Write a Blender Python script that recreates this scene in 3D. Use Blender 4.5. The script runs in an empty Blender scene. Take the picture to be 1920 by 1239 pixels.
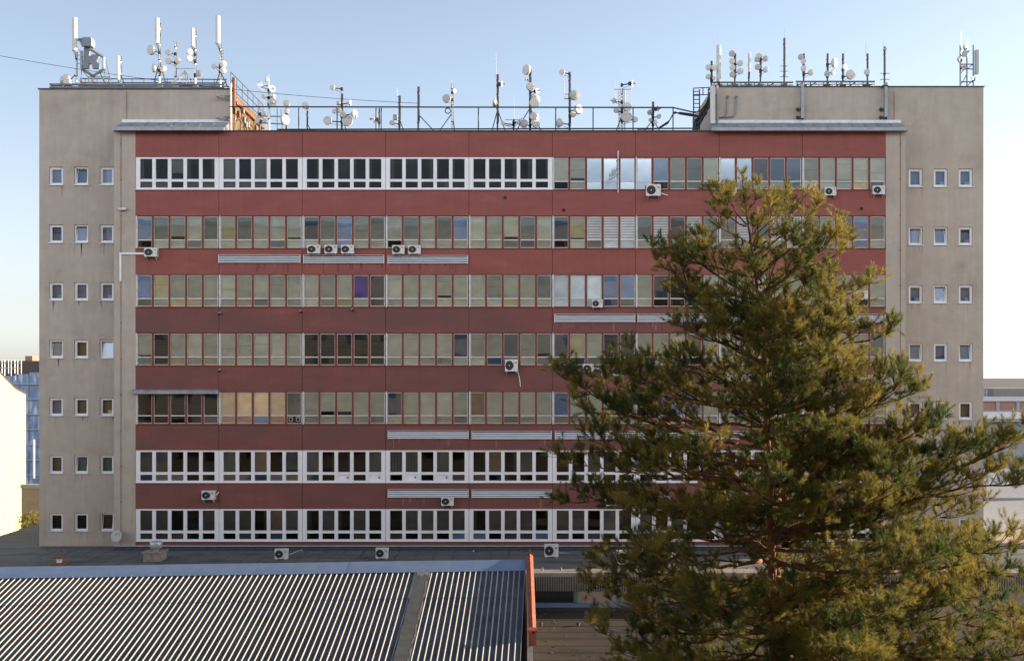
import bpy, math, random
import numpy as np
from mathutils import Vector, Matrix
random.seed(7); rng = np.random.default_rng(11)
SC = bpy.context.scene; COL = SC.collection
CX, CY, CZ, F = 985.0, 695.0, 10.1, 2000.0
def W(px, py, Y=0.0):
    """photo pixel seen at depth plane Y -> world point"""
    D = Y + 60.0
    return Vector(((px-CX)*D/F, Y, CZ+(CY-py)*D/F))
def X(px, Y=0.0): return (px-CX)*(Y+60)/F
def Z(py, Y=0.0): return CZ+(CY-py)*(Y+60)/F
GZ = -8.0
# ------------------------------------------------------------------ materials
def new_mat(name):
    m = bpy.data.materials.new(name); m.use_nodes = True
    nt = m.node_tree; nt.nodes.clear()
    return m, nt, nt.nodes, nt.links
def mat(name, col, rough=.7, metal=0, var=.12, scale=3.0, stretch=(1,1,1), streak=0.0, bump=0.0, bscale=40, spec=.3, dark=None, dscale=.6, damt=0.0, dlo=.5, dhi=.65):
    m, nt, N, L = new_mat(name)
    out = N.new('ShaderNodeOutputMaterial'); p = N.new('ShaderNodeBsdfPrincipled'); L.new(p.outputs[0], out.inputs[0])
    p.inputs['Roughness'].default_value = rough; p.inputs['Metallic'].default_value = metal
    p.inputs['Specular IOR Level'].default_value = spec
    g = N.new('ShaderNodeNewGeometry')
    def noise(sc, st=(1,1,1), det=4):
        mp = N.new('ShaderNodeMapping'); mp.inputs['Scale'].default_value = st; L.new(g.outputs['Position'], mp.inputs[0])
        n = N.new('ShaderNodeTexNoise'); n.inputs['Scale'].default_value = sc; n.inputs['Detail'].default_value = det; n.inputs['Roughness'].default_value = .62
        L.new(mp.outputs[0], n.inputs['Vector']); return n.outputs['Fac']
    def mul(base, fac_out, lo, hi, flo=.3, fhi=.7):
        r = N.new('ShaderNodeMapRange'); r.inputs[1].default_value = flo; r.inputs[2].default_value = fhi
        r.inputs[3].default_value = lo; r.inputs[4].default_value = hi; L.new(fac_out, r.inputs[0])
        mx = N.new('ShaderNodeVectorMath'); mx.operation = 'SCALE'; L.new(base, mx.inputs[0]); L.new(r.outputs[0], mx.inputs['Scale']); return mx.outputs[0]
    c = N.new('ShaderNodeRGB'); c.outputs[0].default_value = (*col, 1); cur = c.outputs[0]
    if var: cur = mul(cur, noise(scale, stretch), 1-var, 1+var)
    if streak: cur = mul(cur, noise(2.2, (1.6, 1.6, .12), 5), 1-streak, 1+streak*.7); cur = mul(cur, noise(.35, (1,1,1.6), 3), 1-streak*.7, 1+streak*.7)
    if damt:
        r = N.new('ShaderNodeMapRange'); r.inputs[1].default_value = dlo; r.inputs[2].default_value = dhi; r.inputs[4].default_value = damt
        L.new(noise(dscale, stretch, 6), r.inputs[0])
        mx = N.new('ShaderNodeMix'); mx.data_type = 'RGBA'; L.new(r.outputs[0], mx.inputs[0]); L.new(cur, mx.inputs[6]); mx.inputs[7].default_value = (*dark, 1); cur = mx.outputs[2]
    L.new(cur, p.inputs['Base Color'])
    if bump:
        b = N.new('ShaderNodeBump'); b.inputs['Strength'].default_value = bump; b.inputs['Distance'].default_value = .02
        L.new(noise(bscale), b.inputs['Height']); L.new(b.outputs[0], p.inputs['Normal'])
    return m
def glass(name, tint, refl, rough=.015):
    m, nt, N, L = new_mat(name)
    out = N.new('ShaderNodeOutputMaterial'); mx = N.new('ShaderNodeMixShader'); L.new(mx.outputs[0], out.inputs[0])
    t = N.new('ShaderNodeBsdfTransparent'); t.inputs[0].default_value = (*tint, 1)
    gl = N.new('ShaderNodeBsdfGlossy'); gl.inputs['Roughness'].default_value = rough; gl.inputs[0].default_value=(.86,.93,1,1)
    fr = N.new('ShaderNodeFresnel'); fr.inputs[0].default_value = 1.5
    ad = N.new('ShaderNodeMath'); ad.operation = 'ADD'; ad.use_clamp = True; ad.inputs[1].default_value = refl; L.new(fr.outputs[0], ad.inputs[0])
    # gentle pane waviness
    tc = N.new('ShaderNodeNewGeometry'); n = N.new('ShaderNodeTexNoise'); n.inputs['Scale'].default_value = .9; n.inputs['Detail'].default_value = 1
    b = N.new('ShaderNodeBump'); b.inputs['Strength'].default_value = .12; b.inputs['Distance'].default_value = .02
    L.new(tc.outputs['Position'], n.inputs['Vector']); L.new(n.outputs[0], b.inputs['Height']); L.new(b.outputs[0], gl.inputs['Normal'])
    L.new(ad.outputs[0], mx.inputs[0]); L.new(t.outputs[0], mx.inputs[1]); L.new(gl.outputs[0], mx.inputs[2])
    return m
def tint_mat(name, rough=.8, fold=True):
    m, nt, N, L = new_mat(name)
    out = N.new('ShaderNodeOutputMaterial'); p = N.new('ShaderNodeBsdfPrincipled'); L.new(p.outputs[0], out.inputs[0])
    p.inputs['Roughness'].default_value = rough; p.inputs['Specular IOR Level'].default_value = .1
    a = N.new('ShaderNodeAttribute'); a.attribute_name = 'tint'
    g = N.new('ShaderNodeNewGeometry'); mp = N.new('ShaderNodeMapping'); mp.inputs['Scale'].default_value = (1.0,1,1.5)
    n = N.new('ShaderNodeTexNoise'); n.inputs['Scale'].default_value = 1.6; n.inputs['Detail'].default_value = 4
    L.new(g.outputs['Position'], mp.inputs[0]); L.new(mp.outputs[0], n.inputs['Vector'])
    r = N.new('ShaderNodeMapRange'); r.inputs[1].default_value = .3; r.inputs[2].default_value = .7; r.inputs[3].default_value = .88; r.inputs[4].default_value = 1.10
    L.new(n.outputs[0], r.inputs[0])
    s = N.new('ShaderNodeVectorMath'); s.operation = 'SCALE'; L.new(a.outputs['Color'], s.inputs[0]); L.new(r.outputs[0], s.inputs['Scale'])
    L.new(s.outputs[0], p.inputs['Base Color'])
    return m
M = {}
M['red'] = mat('red_render', (.250,.080,.068), .85, var=.10, scale=1.1, stretch=(.45,1,1.6), streak=.06, bump=.15, bscale=60, dark=(.30,.16,.15), dscale=.9, damt=.35, dlo=.58, dhi=.75)
M['redlow'] = mat('red_render_dim_grimy', (.200,.069,.059), .88, var=.12, scale=1.0, stretch=(.45,1,1.6), streak=.07, bump=.15, bscale=60, dark=(.12,.065,.058), dscale=.35, damt=.75, dlo=.36, dhi=.60)  # browner grime, plus a darker colour standing in for daylight falling off downwards
M['beige'] = mat('beige_render', (.405,.348,.29), .9, var=.06, scale=1.4, streak=.075, bump=.25, bscale=30, dark=(.26,.21,.16), dscale=.5, damt=.5, dlo=.55, dhi=.72)
M['sidewall'] = mat('stained_side_wall', (.095,.07,.042), .9, var=.25, scale=2, bump=.2, dark=(.10,.06,.03), dscale=1.5, damt=.8)
M['stain']=mat('rain_stain',(.155,.062,.056),.9,var=.3,scale=5); M['stain_pale']=mat('pale_rain_stain',(.235,.10,.092),.9,var=.25,scale=5)
M['stain_beige']=mat('runoff_stain',(.345,.285,.235),.9,var=.10,scale=3)
M['dark'] = mat('dark_recess', (.025,.022,.022), .9)
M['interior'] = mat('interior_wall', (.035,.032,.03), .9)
M['pvc'] = mat('white_pvc', (.74,.73,.74), .4, var=.04)
M['alu'] = mat('dull_aluminium', (.58,.56,.54), .5, metal=.2, var=.12, scale=6)
M['post'] = mat('grey_painted_post', (.55,.53,.52), .6, var=.2, scale=4)
M['brown'] = mat('red_brown_timber', (.165,.045,.027), .75, var=.22, scale=5)
M['glass_old'] = glass('tinted_glass', (.86,.87,.84), .02)
M['glass_new'] = glass('clear_glass', (.9,.92,.92), -.015)
M['glass_mid'] = glass('half_mirror_glass', (.66,.72,.80), .07)
M['glass_mir'] = glass('mirror_film_glass', (.40,.46,.52), .50, .02)
M['blind'] = tint_mat('blind_fabric')
M['grille'] = mat('grille_aluminium', (.66,.66,.67), .45, metal=.3, var=.1, scale=3, stretch=(.4,1,3))
M['zinc'] = mat('weathered_zinc', (.27,.29,.31), .5, metal=.4, var=.22, scale=2.5)
M['zinc_light'] = mat('bright_zinc_trim', (.50,.52,.54), .45, metal=.4, var=.15)
M['steel'] = mat('grey_steel', (.23,.24,.25), .5, metal=.4, var=.2, scale=6)
M['steel_dark'] = mat('dark_steel', (.045,.05,.055), .55, var=.25, scale=5)
M['galv'] = mat('galvanised_steel', (.46,.46,.45), .45, metal=.4, var=.15, scale=5)
M['white'] = mat('antenna_white', (.54,.52,.48), .45, var=.07, scale=4)
M['offwhite'] = mat('antenna_offwhite', (.40,.39,.36), .5, var=.1, scale=4)
M['acwhite'] = mat('ac_casing', (.60,.60,.57), .5, var=.10, scale=5, damt=.4, dark=(.40,.37,.32), dscale=4)
M['black'] = mat('black_plastic', (.02,.02,.02), .5)
M['darkgrey'] = mat('dark_grille_and_shade', (.06,.062,.065), .6)
M['rust'] = mat('rusty_steel', (.19,.08,.045), .7, var=.3, scale=6)
M['bitumen'] = mat('bitumen_roof', (.125,.122,.118), .85, var=.18, scale=.7, stretch=(.35,1.2,1), bump=.2, bscale=12, dark=(.035,.035,.037), dscale=.9, damt=.8, dlo=.54, dhi=.66)
M['concrete'] = mat('pale_concrete', (.25,.22,.19), .9, var=.15, scale=2, bump=.2)
M['pan'] = mat('dark_slate_sheet', (.055,.073,.095), .55, var=.4, scale=.8, spec=.25, dark=(.12,.15,.18), dscale=1.8, damt=.5, dlo=.60, dhi=.72)
M['rib'] = mat('worn_galvanised_rib', (.33,.325,.31), .5, var=.12, scale=4)
M['zinc_sky_tint'] = mat('sky_tinted_flashing', (.20,.28,.42), .35, metal=.35, var=.10, scale=1.5)  # metal flashing with the blue sky reflection put into its colour
M['redsheet'] = mat('red_brown_sheet', (.29,.085,.05), .6, var=.28, scale=3)
M['patch'] = mat('bitumen_patch', (.075,.08,.08), .85, var=.2, scale=2)
M['patch_pale'] = mat('pale_patch_strip', (.17,.16,.155), .8, var=.2, scale=2)
M['brownroof'] = mat('brown_felt_roof', (.045,.034,.025), .9, var=.25, scale=.8, stretch=(.4,1.5,1), bump=.25, bscale=14, dark=(.014,.012,.010), dscale=.42, damt=.9, dlo=.45, dhi=.62)
M['fascia'] = mat('corrugated_fascia', (.20,.18,.165), .7, var=.15)
M['teal'] = mat('teal_paint', (.06,.20,.19), .6)
M['tan'] = mat('tan_panel', (.30,.24,.18), .8)
M['darkglass'] = mat('dark_window_glass', (.02,.022,.025), .12, spec=.6)
M['cream'] = mat('cream_render', (.44,.45,.245), .9, var=.04, scale=1)
M['rooftile'] = mat('dark_roof_tile', (.06,.045,.042), .85, var=.25, scale=3)
M['net'] = mat('blue_scaffold_net', (.19,.25,.36), .8, var=.35, scale=1.1, stretch=(2,1,.5), dark=(.50,.52,.58), dscale=.55, damt=.8, dlo=.5, dhi=.6)
M['brick'] = mat('red_brick', (.30,.17,.13), .9, var=.1, scale=2)
M['greywall'] = mat('grey_panel', (.28,.29,.32), .8, var=.1)
M['palewall'] = mat('pale_panel', (.30,.31,.325), .8, var=.07)
M['asphalt'] = mat('asphalt_ground', (.06,.058,.055), .9, var=.2, scale=.1, bump=.2)
M['stone'] = mat('stone_chimney', (.27,.23,.19), .9, var=.3, scale=5, bump=.4, bscale=15)
M['brickvent'] = mat('brick_vent', (.22,.085,.05), .9, var=.3, scale=9)
M['cable'] = mat('black_cable', (.03,.03,.032), .6)
M['signblue'] = mat('sign_blue_grey', (.20,.22,.25), .55, var=.12, scale=2)
M['trunking'] = mat('white_trunking', (.74,.74,.73), .5)
M['redmark'] = mat('red_print', (.45,.05,.06), .6)
# ------------------------------------------------------------------ mesh builder
ORG = {}
class MB:
    def __init__(s): s.v=[]; s.f=[]; s.m=[]; s.c=[]
    def face(s, pts, m=0, c=(1,1,1)):
        b=len(s.v); s.v += [tuple(p) for p in pts]; s.f.append(tuple(range(b,b+len(pts)))); s.m.append(m); s.c.append(c)
    def box(s, x0,x1,y0,y1,z0,z1, m=0, c=(1,1,1)):
        b=len(s.v); s.v += [(x,y,z) for z in (z0,z1) for y in (y0,y1) for x in (x0,x1)]
        for q in ((0,1,5,4),(1,3,7,5),(3,2,6,7),(2,0,4,6),(4,5,7,6),(0,2,3,1)): s.f.append(tuple(b+i for i in q)); s.m.append(m); s.c.append(c)
        return s
    def hexa(s, P, m=0, c=(1,1,1)):   # 8 points, same order as box
        b=len(s.v); s.v += [tuple(p) for p in P]
        for q in ((0,1,5,4),(1,3,7,5),(3,2,6,7),(2,0,4,6),(4,5,7,6),(0,2,3,1)): s.f.append(tuple(b+i for i in q)); s.m.append(m); s.c.append(c)
        return s
    def tube(s, p0, p1, r, n=6, m=0, r2=None):
        p0=Vector(p0); p1=Vector(p1); d=p1-p0
        if d.length < 1e-6: return s
        r2 = r if r2 is None else r2
        a = d.normalized(); u = a.cross(Vector((0,0,1)) if abs(a.z)<.95 else Vector((1,0,0))).normalized(); w = a.cross(u)
        b=len(s.v)
        for p,rr in ((p0,r),(p1,r2)):
            for k in range(n):
                t=2*math.pi*k/n; q=p+(u*math.cos(t)+w*math.sin(t))*rr; s.v.append(tuple(q))
        for k in range(n):
            j=(k+1)%n; s.f.append((b+k,b+j,b+n+j,b+n+k)); s.m.append(m); s.c.append((1,1,1))
        s.f.append(tuple(b+k for k in reversed(range(n)))); s.m.append(m); s.c.append((1,1,1))
        s.f.append(tuple(b+n+k for k in range(n))); s.m.append(m); s.c.append((1,1,1))
        return s
    def path(s, pts, r, n=6, m=0, r2=None):
        k=len(pts)-1
        for i in range(k):
            a = r if r2 is None else r+(r2-r)*i/k; b = r if r2 is None else r+(r2-r)*(i+1)/k
            s.tube(pts[i], pts[i+1], a, n, m, b)
        return s
    def lathe(s, o, axis, prof, n=18, m=0):
        """prof: (distance along axis, radius, material)"""
        o=Vector(o); a=Vector(axis).normalized(); u=a.cross(Vector((0,0,1)) if abs(a.z)<.95 else Vector((1,0,0))).normalized(); w=a.cross(u)
        rings=[]
        for t,r,*_ in prof:
            b=len(s.v)
            for k in range(n):
                q=2*math.pi*k/n; s.v.append(tuple(o+a*t+(u*math.cos(q)+w*math.sin(q))*max(r,1e-4)))
            rings.append(b)
        for i in range(len(rings)-1):
            mm = prof[i+1][2] if len(prof[i+1])>2 else m
            for k in range(n):
                j=(k+1)%n; s.f.append((rings[i]+k,rings[i]+j,rings[i+1]+j,rings[i+1]+k)); s.m.append(mm); s.c.append((1,1,1))
        return s
    def prism(s, poly, y0, y1, m=0):
        """poly: (x,z) outline counter-clockwise seen from -Y"""
        n=len(poly); b=len(s.v)
        s.v += [(x,y0,z) for x,z in poly]+[(x,y1,z) for x,z in poly]
        s.f.append(tuple(b+i for i in range(n))); s.f.append(tuple(b+n+i for i in reversed(range(n))))
        s.m += [m,m]; s.c += [(1,1,1)]*2
        for i in range(n):
            j=(i+1)%n; s.f.append((b+i,b+n+i,b+n+j,b+j)); s.m.append(m); s.c.append((1,1,1))
        return s
    def build(s, name, mats, parent=None, smooth=False, local=False, loc=None, tint=False):
        me = bpy.data.meshes.new(name)
        o0 = Vector((0,0,0)) if local or parent is None else ORG.get(parent.name, Vector((0,0,0)))
        me.from_pydata([(x-o0.x,y-o0.y,z-o0.z) for x,y,z in s.v], [], s.f)
        for mm in (mats if isinstance(mats,(list,tuple)) else [mats]): me.materials.append(mm)
        me.polygons.foreach_set('material_index', s.m)
        if smooth: me.polygons.foreach_set('use_smooth', [len(f)==4 for f in s.f])
        if tint:
            at = me.color_attributes.new('tint','FLOAT_COLOR','CORNER'); arr=[]
            for f,c in zip(s.f,s.c): arr += list((*c,1.0))*len(f)
            at.data.foreach_set('color', arr)
        me.update()
        return link(name, me, parent, loc, o0)
def link(name, me, parent=None, loc=None, o0=None):
    o = bpy.data.objects.new(name, me); COL.objects.link(o)
    if parent is not None: o.parent = parent
    if loc is not None: o.location = loc
    ORG[o.name] = o0 if o0 is not None else Vector((0,0,0))
    return o
def tag(o, label, cat, group=None, kind=None):
    if label: o['label']=label
    if cat: o['category']=cat
    if group: o['group']=group
    if kind: o['kind']=kind
    return o
def thing(name, loc, label, cat, group=None):
    o = bpy.data.objects.new(name, None); COL.objects.link(o); o.location = loc; o.empty_display_size=.2
    ORG[o.name] = Vector(loc); return tag(o,label,cat,group)
def copy_tree(o, parent=None):
    c = o.copy(); COL.objects.link(c); c.parent = parent
    for ch in list(o.children): copy_tree(ch, c)
    return c
def setting(name, mb, mats):
    o = mb.build(name, mats); o['kind']='structure'; return o
# ------------------------------------------------------------------ ground
g = MB(); g.face([(-1500,-900,GZ),(1500,-900,GZ),(1500,2500,GZ),(-1500,2500,GZ)]); setting('ground', g, M['asphalt'])
# ================================================================== OFFICE BUILDING
B = thing('office_building', (0,6,GZ), 'long eight-storey office block with red-brown spandrel bands, beige end towers and ribbon windows', 'building')
BX = [X(254+156.33*i) for i in range(10)]                # bay lines
ROWY = [295.5+109.8*i for i in range(7)]
ZT = [Z(y-.8) for y in ROWY]; ZB = [Z(y+60.3) for y in ROWY]
ROOFZ = Z(247); BASEZ = 0.0
xl, xr = BX[0], BX[9]
PL, PR = X(214), X(1698)                                  # pier outer faces
TY = 1.5                                                   # tower front plane
TLX, TRX = X(73.5,TY), X(1844,TY)
TOPZ_L, TOPZ_R = Z(168,TY), Z(163.5,TY)
DEPTH = 13.0
# spandrel bands, panelled with real joints
bands = [(ROOFZ, ZT[0])]+[(ZB[i], ZT[i+1]) for i in range(6)]+[(ZB[6], BASEZ)]
for bi,(z1,z0) in enumerate(bands):
    mb = MB()
    for i in range(9):
        a = BX[i]+(.011 if i else 0); b = BX[i+1]-(.011 if i<8 else 0)
        mb.box(a,b,0,.16,z0,z1)
    mb.box(xl,xr,.161,.22,z0+.002,z1-.002,1)
    if bi>0: mb.box(xl,xr,-.035,.0,z1-.05,z1-.004,2)        # sill drip edge
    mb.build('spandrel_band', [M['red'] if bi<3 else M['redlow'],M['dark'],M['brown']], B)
c = MB(); c.box(PL-.02,X(1700),-.06,.5,ROOFZ+.003,ROOFZ+.07); c.build('parapet_coping', M['steel_dark'], B)
for a,b in ((PL,xl-.002),(xr+.002,PR)):
    mb=MB(); mb.box(a,b,0,TY+.3,BASEZ,ROOFZ-.002); mb.build('pier', M['beige'], B)
# roof slab and inner core so nothing shows through
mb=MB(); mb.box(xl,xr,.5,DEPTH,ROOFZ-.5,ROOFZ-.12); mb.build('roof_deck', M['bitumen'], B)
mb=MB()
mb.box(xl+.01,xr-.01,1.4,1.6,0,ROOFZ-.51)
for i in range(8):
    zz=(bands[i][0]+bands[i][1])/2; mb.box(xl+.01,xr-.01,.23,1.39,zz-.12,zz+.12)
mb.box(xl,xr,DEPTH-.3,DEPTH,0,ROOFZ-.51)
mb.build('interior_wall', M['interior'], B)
# ---------------------------------------------------------------- ribbon windows
BW = BX[1]-BX[0]; SW = BW/5; H = ZT[0]-ZB[0]
up_o = (.045, .045); 
def panes_old(i):
    x0=i*SW+.094; x1=(i+1)*SW-.056
    if i==0: x0+=.02
    if i==4: x1-=.03
    return x0,x1
OLD_T = (H-.075, H-1.33); OLD_B = (H-1.385, .06)
def panes_new(i):
    p=(BW-.30)/5; return .15+i*p+.098, .15+(i+1)*p-.098
NEW_T = (H-.10, H-1.23); NEW_B=(H-1.38, .12)
def frame_old():
    m=MB()
    m.box(0,BW,.05,.16,H-.045,H,0); m.box(0,BW,.05,.16,0,.035,0)
    for i in range(6):
        x=i*SW
        if i in (0,5): continue
        m.box(x-.045,x+.083,.055,.16,.0351,H-.0451,0)
    m.box(.0,.075,.02,.18,.0,H,2)                          # grey bay post
    for i in range(5):
        x0,x1=panes_old(i)
        m.box(x0-.045,x1+.045,.075,.15,H-1.38,H-1.335,1)   # transom
        for z1,z0 in (OLD_T,OLD_B):
            f=.034
            m.box(x0-.03,x0-.03+f,.065,.13,z0-.03,z1+.03,1); m.box(x1+.03-f,x1+.03,.065,.13,z0-.03,z1+.03,1)
            m.box(x0-.03+f,x1+.03-f,.066,.13,z1+.03-f,z1+.03,1); m.box(x0-.03+f,x1+.03-f,.066,.13,z0-.03,z0-.03+f,1)
    return m
def frame_new():
    m=MB(); xs=[panes_new(i) for i in range(5)]
    zs=[0,NEW_B[1],NEW_B[0],NEW_T[1],NEW_T[0],H]
    m.box(.012,BW-.012,.03,.13,0,zs[1]); m.box(.012,BW-.012,.03,.13,zs[4],H)
    edges=[.012]+[v for p in xs for v in p]+[BW-.012]
    for k in range(0,len(edges),2): m.box(edges[k],edges[k+1],.03,.13,zs[1]+.0005,zs[4]-.0005)
    for x0,x1 in xs: m.box(x0+.0005,x1-.0005,.035,.13,zs[2],zs[3])
    m.box(.005,BW-.005,-.03,.029,-.02,.03)                 # projecting sill
    m.box(BW-.012,BW+.012,.06,.16,0,H,1); m.box(-.0,.0119,.06,.16,0,H,1)
    # slim sash lines
    for x0,x1 in xs:
        for z1,z0 in (NEW_T,NEW_B):
            m.box(x0-.028,x0-.004,.018,.0299,z0-.03,z1+.03); m.box(x1+.004,x1+.028,.018,.0299,z0-.03,z1+.03)
            m.box(x0-.003,x1+.003,.018,.0299,z1+.004,z1+.03); m.box(x0-.003,x1+.003,.018,.0299,z0-.03,z0-.004)
    return m
me_old = frame_old(); me_new = frame_new()
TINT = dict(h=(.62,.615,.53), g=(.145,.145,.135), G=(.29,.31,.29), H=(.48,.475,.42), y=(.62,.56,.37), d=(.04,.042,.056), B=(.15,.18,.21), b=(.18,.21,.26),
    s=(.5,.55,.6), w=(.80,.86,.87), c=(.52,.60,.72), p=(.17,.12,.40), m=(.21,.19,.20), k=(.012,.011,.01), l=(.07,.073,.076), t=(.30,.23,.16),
    o=(.97,.74,.50), O=(.80,.52,.40), V=(.17,.17,.18), v=(.75,.74,.73), q=(.30,.28,.27), n=(.016,.013,.012), x=(.2,.03,.02))  # o, O and some c: warm and sky reflections painted in as blind colour
UP = ["ddgdd gdgdd ddddd ddddd ddddd hhsss scHGh ssmBB Hhhhh",
      "cGHhG yGHhh BGcHG hGhGc hhhGh Byvvv GvmvG HvGvv BHGcH",
      "cyhHh hHhHh hHhpm hhhhh hHhhG wwwcc hBkkh hhwhh Hhhhh",
      "hlHhh hhhhh lllll hhhhb HHbHG byhVV hhhtH hHthh HHhHG",
      "nllll ooooq Hhhhh bhhhh thhhh chhhh hccch hchch hhchh",
      "ggndn gntng gnnng VVngn ntngn nngnn ngnng nngnn gnngn",
      "ggnng ggntg ngngn ngggg ngggn ggngn gngng ngngn ggngn"]
LO = ["ggdgg gggdd ddddd ddddd ddddd kHsss skGGb cchhB hhhoq",
      "khhGh hhhGh hhchh khhhh hhGbh khGww hhhhh hhhhh hhhch",
      "GhyyH hyGhH hHyhm hhhhh hhyhh wwwbG hkkkh hhhhh hhhkh",
      "GlyHy hhhhh lllll hhHHh hbBhG bbGVV hhhkh hhhhh hhhhh",
      "nnnlB OOcOx HhhhG hhhhG hhGhh HHhhh hchhh hhhhh hhchh",
      "bbbnn tbbbt bnwnw nwnwg gnnnn ngnnn nngnn nngnn nnngn",
      "gggnn ngnbn nnngn gngnc cnggc gngnn nngnn ngnng nngnn"]
protoF = {}
for r in range(7):
    ups = UP[r].split(); los = LO[r].split()
    for b in range(9):
        new = (r==0 and b<5) or r>=5
        key = 'new' if new else 'old'
        loc = Vector((BX[b],0,ZB[r])) - ORG[B.name]
        if key not in protoF:
            wo = (me_new if new else me_old).build('window', [M['pvc'],M['brown']] if new else [M['brown'],M['alu'],M['post']], B, local=True, loc=loc)
            protoF[key] = wo
        else:
            wo = protoF[key].copy(); COL.objects.link(wo); wo.parent = B; wo.location = loc
        gm = MB(); bm_ = MB()
        for i in range(5):
            x0,x1 = panes_new(i) if new else panes_old(i)
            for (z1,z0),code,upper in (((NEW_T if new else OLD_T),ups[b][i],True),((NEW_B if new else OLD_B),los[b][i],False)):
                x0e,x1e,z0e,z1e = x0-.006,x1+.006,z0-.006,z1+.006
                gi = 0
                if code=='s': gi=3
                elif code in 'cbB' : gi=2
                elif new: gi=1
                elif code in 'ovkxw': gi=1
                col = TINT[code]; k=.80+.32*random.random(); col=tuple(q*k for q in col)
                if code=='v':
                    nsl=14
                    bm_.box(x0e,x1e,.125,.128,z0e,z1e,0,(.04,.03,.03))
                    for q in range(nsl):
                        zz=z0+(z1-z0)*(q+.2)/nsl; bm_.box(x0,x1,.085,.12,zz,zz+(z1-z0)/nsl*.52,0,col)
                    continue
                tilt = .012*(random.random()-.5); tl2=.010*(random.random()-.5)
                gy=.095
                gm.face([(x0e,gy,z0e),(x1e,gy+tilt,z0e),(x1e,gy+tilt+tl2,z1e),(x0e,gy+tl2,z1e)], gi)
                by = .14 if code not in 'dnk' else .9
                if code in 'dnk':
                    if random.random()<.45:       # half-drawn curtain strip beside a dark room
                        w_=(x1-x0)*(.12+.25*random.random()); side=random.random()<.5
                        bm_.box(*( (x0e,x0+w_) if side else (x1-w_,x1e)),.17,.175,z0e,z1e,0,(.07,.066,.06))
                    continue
                if code=='l':
                    n_=15 if upper else 6
                    bm_.box(x0e,x1e,.155,.158,z0e,z1e,0,(.02,.02,.02))
                    for q in range(n_):
                        zz=z0+(z1-z0)*q/n_; bm_.box(x0e,x1e,.135,.15,zz,zz+(z1-z0)/n_*.7,0,col)
                elif code=='V':
                    bm_.box(x0e,x1e,.155,.158,z0e,z1e,0,(.06,.06,.065))
                    for q in range(8):
                        xx=x0+(x1-x0)*q/8; bm_.box(xx,xx+(x1-x0)/8*.6,.135,.15,z0e,z1e,0,col)
                elif code=='x':
                    bm_.box(x0e,x1e,.155,.158,z0e,z1e,0,(.10,.02,.015))
                    for q in (.08,.62): bm_.box(x0+(x1-x0)*q,x0+(x1-x0)*(q+.3),.10,.15,z0+.08,z1-.05,0,(.6,.58,.55)); bm_.box(x0+(x1-x0)*(q+.06),x0+(x1-x0)*(q+.24),.097,.0995,z0+.12,z1-.1,0,(.02,.02,.02))
                elif code=='w' and new and not upper:
                    bm_.box(x0e,x1e,.08,.09,z0e,z1e,0,(.74,.74,.75)); bm_.lathe(((x0+x1)/2+.2,.0795,(z0+z1)/2),(0,-1,0),[(0,.05),(.004,.045),(.004,0)],10)
                    for q in range(len(bm_.c)-20,len(bm_.c)): bm_.c[q]=(.03,.03,.03)
                else:
                    zlo = z0e
                    if upper and code in 'hHGyg' and random.random()<.06: # blind not quite down
                        zlo = z0+ (z1-z0)*(.04+.12*random.random())*(2.2 if new else 1)
                    bm_.box(x0e,x1e,by,by+.004,zlo,z1e,0,col)
                    if random.random()<.35 and code in 'hHGy':  # seam where the blind was patched or lapped
                        q=z0+(z1-z0)*random.random(); bm_.box(x0e,x1e,by-.006,by-.001,q,min(z1e,q+.05),0,tuple(v*.75 for v in col))
        if gm.f: gm.build('glass', [M['glass_old'],M['glass_new'],M['glass_mid'],M['glass_mir']], wo, local=True)
        if bm_.f: bm_.build('blind', M['blind'], wo, local=True, tint=True)
# ---------------------------------------------------------------- stair towers with real openings
def tower(xa, xb, pxs, pys, topz, x_up):
    """front wall with holes; the top storey runs on over the main block to x_up"""
    xs=[xa]; hw=.40; hh=.52
    for p in pxs: xs += [X(p,TY)-hw, X(p,TY)+hw]
    xs.append(xb); zs=[BASEZ]
    cz=[Z(p,TY) for p in pys]
    for q in sorted(cz): zs += [q-hh,q+hh]
    zs.append(topz)
    mb=MB()
    for i in range(len(xs)-1):
        for j in range(len(zs)-1):
            if i%2==1 and j%2==1:
                x0,x1,z0,z1=xs[i],xs[i+1],zs[j],zs[j+1]; d=.30
                mb.face([(x0,TY,z0),(x0,TY+d,z0),(x0,TY+d,z1),(x0,TY,z1)]); mb.face([(x1,TY,z0),(x1,TY,z1),(x1,TY+d,z1),(x1,TY+d,z0)])
                mb.face([(x0,TY,z1),(x0,TY+d,z1),(x1,TY+d,z1),(x1,TY,z1)]); mb.face([(x0,TY,z0),(x1,TY,z0),(x1,TY+d,z0),(x0,TY+d,z0)])
                continue
            mb.face([(xs[i],TY,zs[j]),(xs[i+1],TY,zs[j]),(xs[i+1],TY,zs[j+1]),(xs[i],TY,zs[j+1])])
    lo,hi=min(xa,xb),max(xa,xb)
    out = lo if xa<0 and x_up>lo and xa==TLX else hi
    # sides, back
    for xx in (lo,hi): mb.face([(xx,TY,BASEZ),(xx,DEPTH,BASEZ),(xx,DEPTH,topz),(xx,TY,topz)])
    mb.face([(lo,DEPTH,BASEZ),(hi,DEPTH,BASEZ),(hi,DEPTH,topz),(lo,DEPTH,topz)])
    mb.face([(lo,TY,topz),(hi,TY,topz),(hi,DEPTH,topz),(lo,DEPTH,topz)],1)
    mb.build('stair_tower', [M['beige'],M['bitumen']], B)
    return cz
PYS=[331.5+107.6*i for i in range(7)]
czL=tower(TLX,PL-.0,(105,152,200),[330+108.1*i for i in range(7)],TOPZ_L,0)
czR=tower(PR+.0,TRX,(1717,1764,1811),[333.5+109*i for i in range(7)],TOPZ_R,0)
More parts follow.
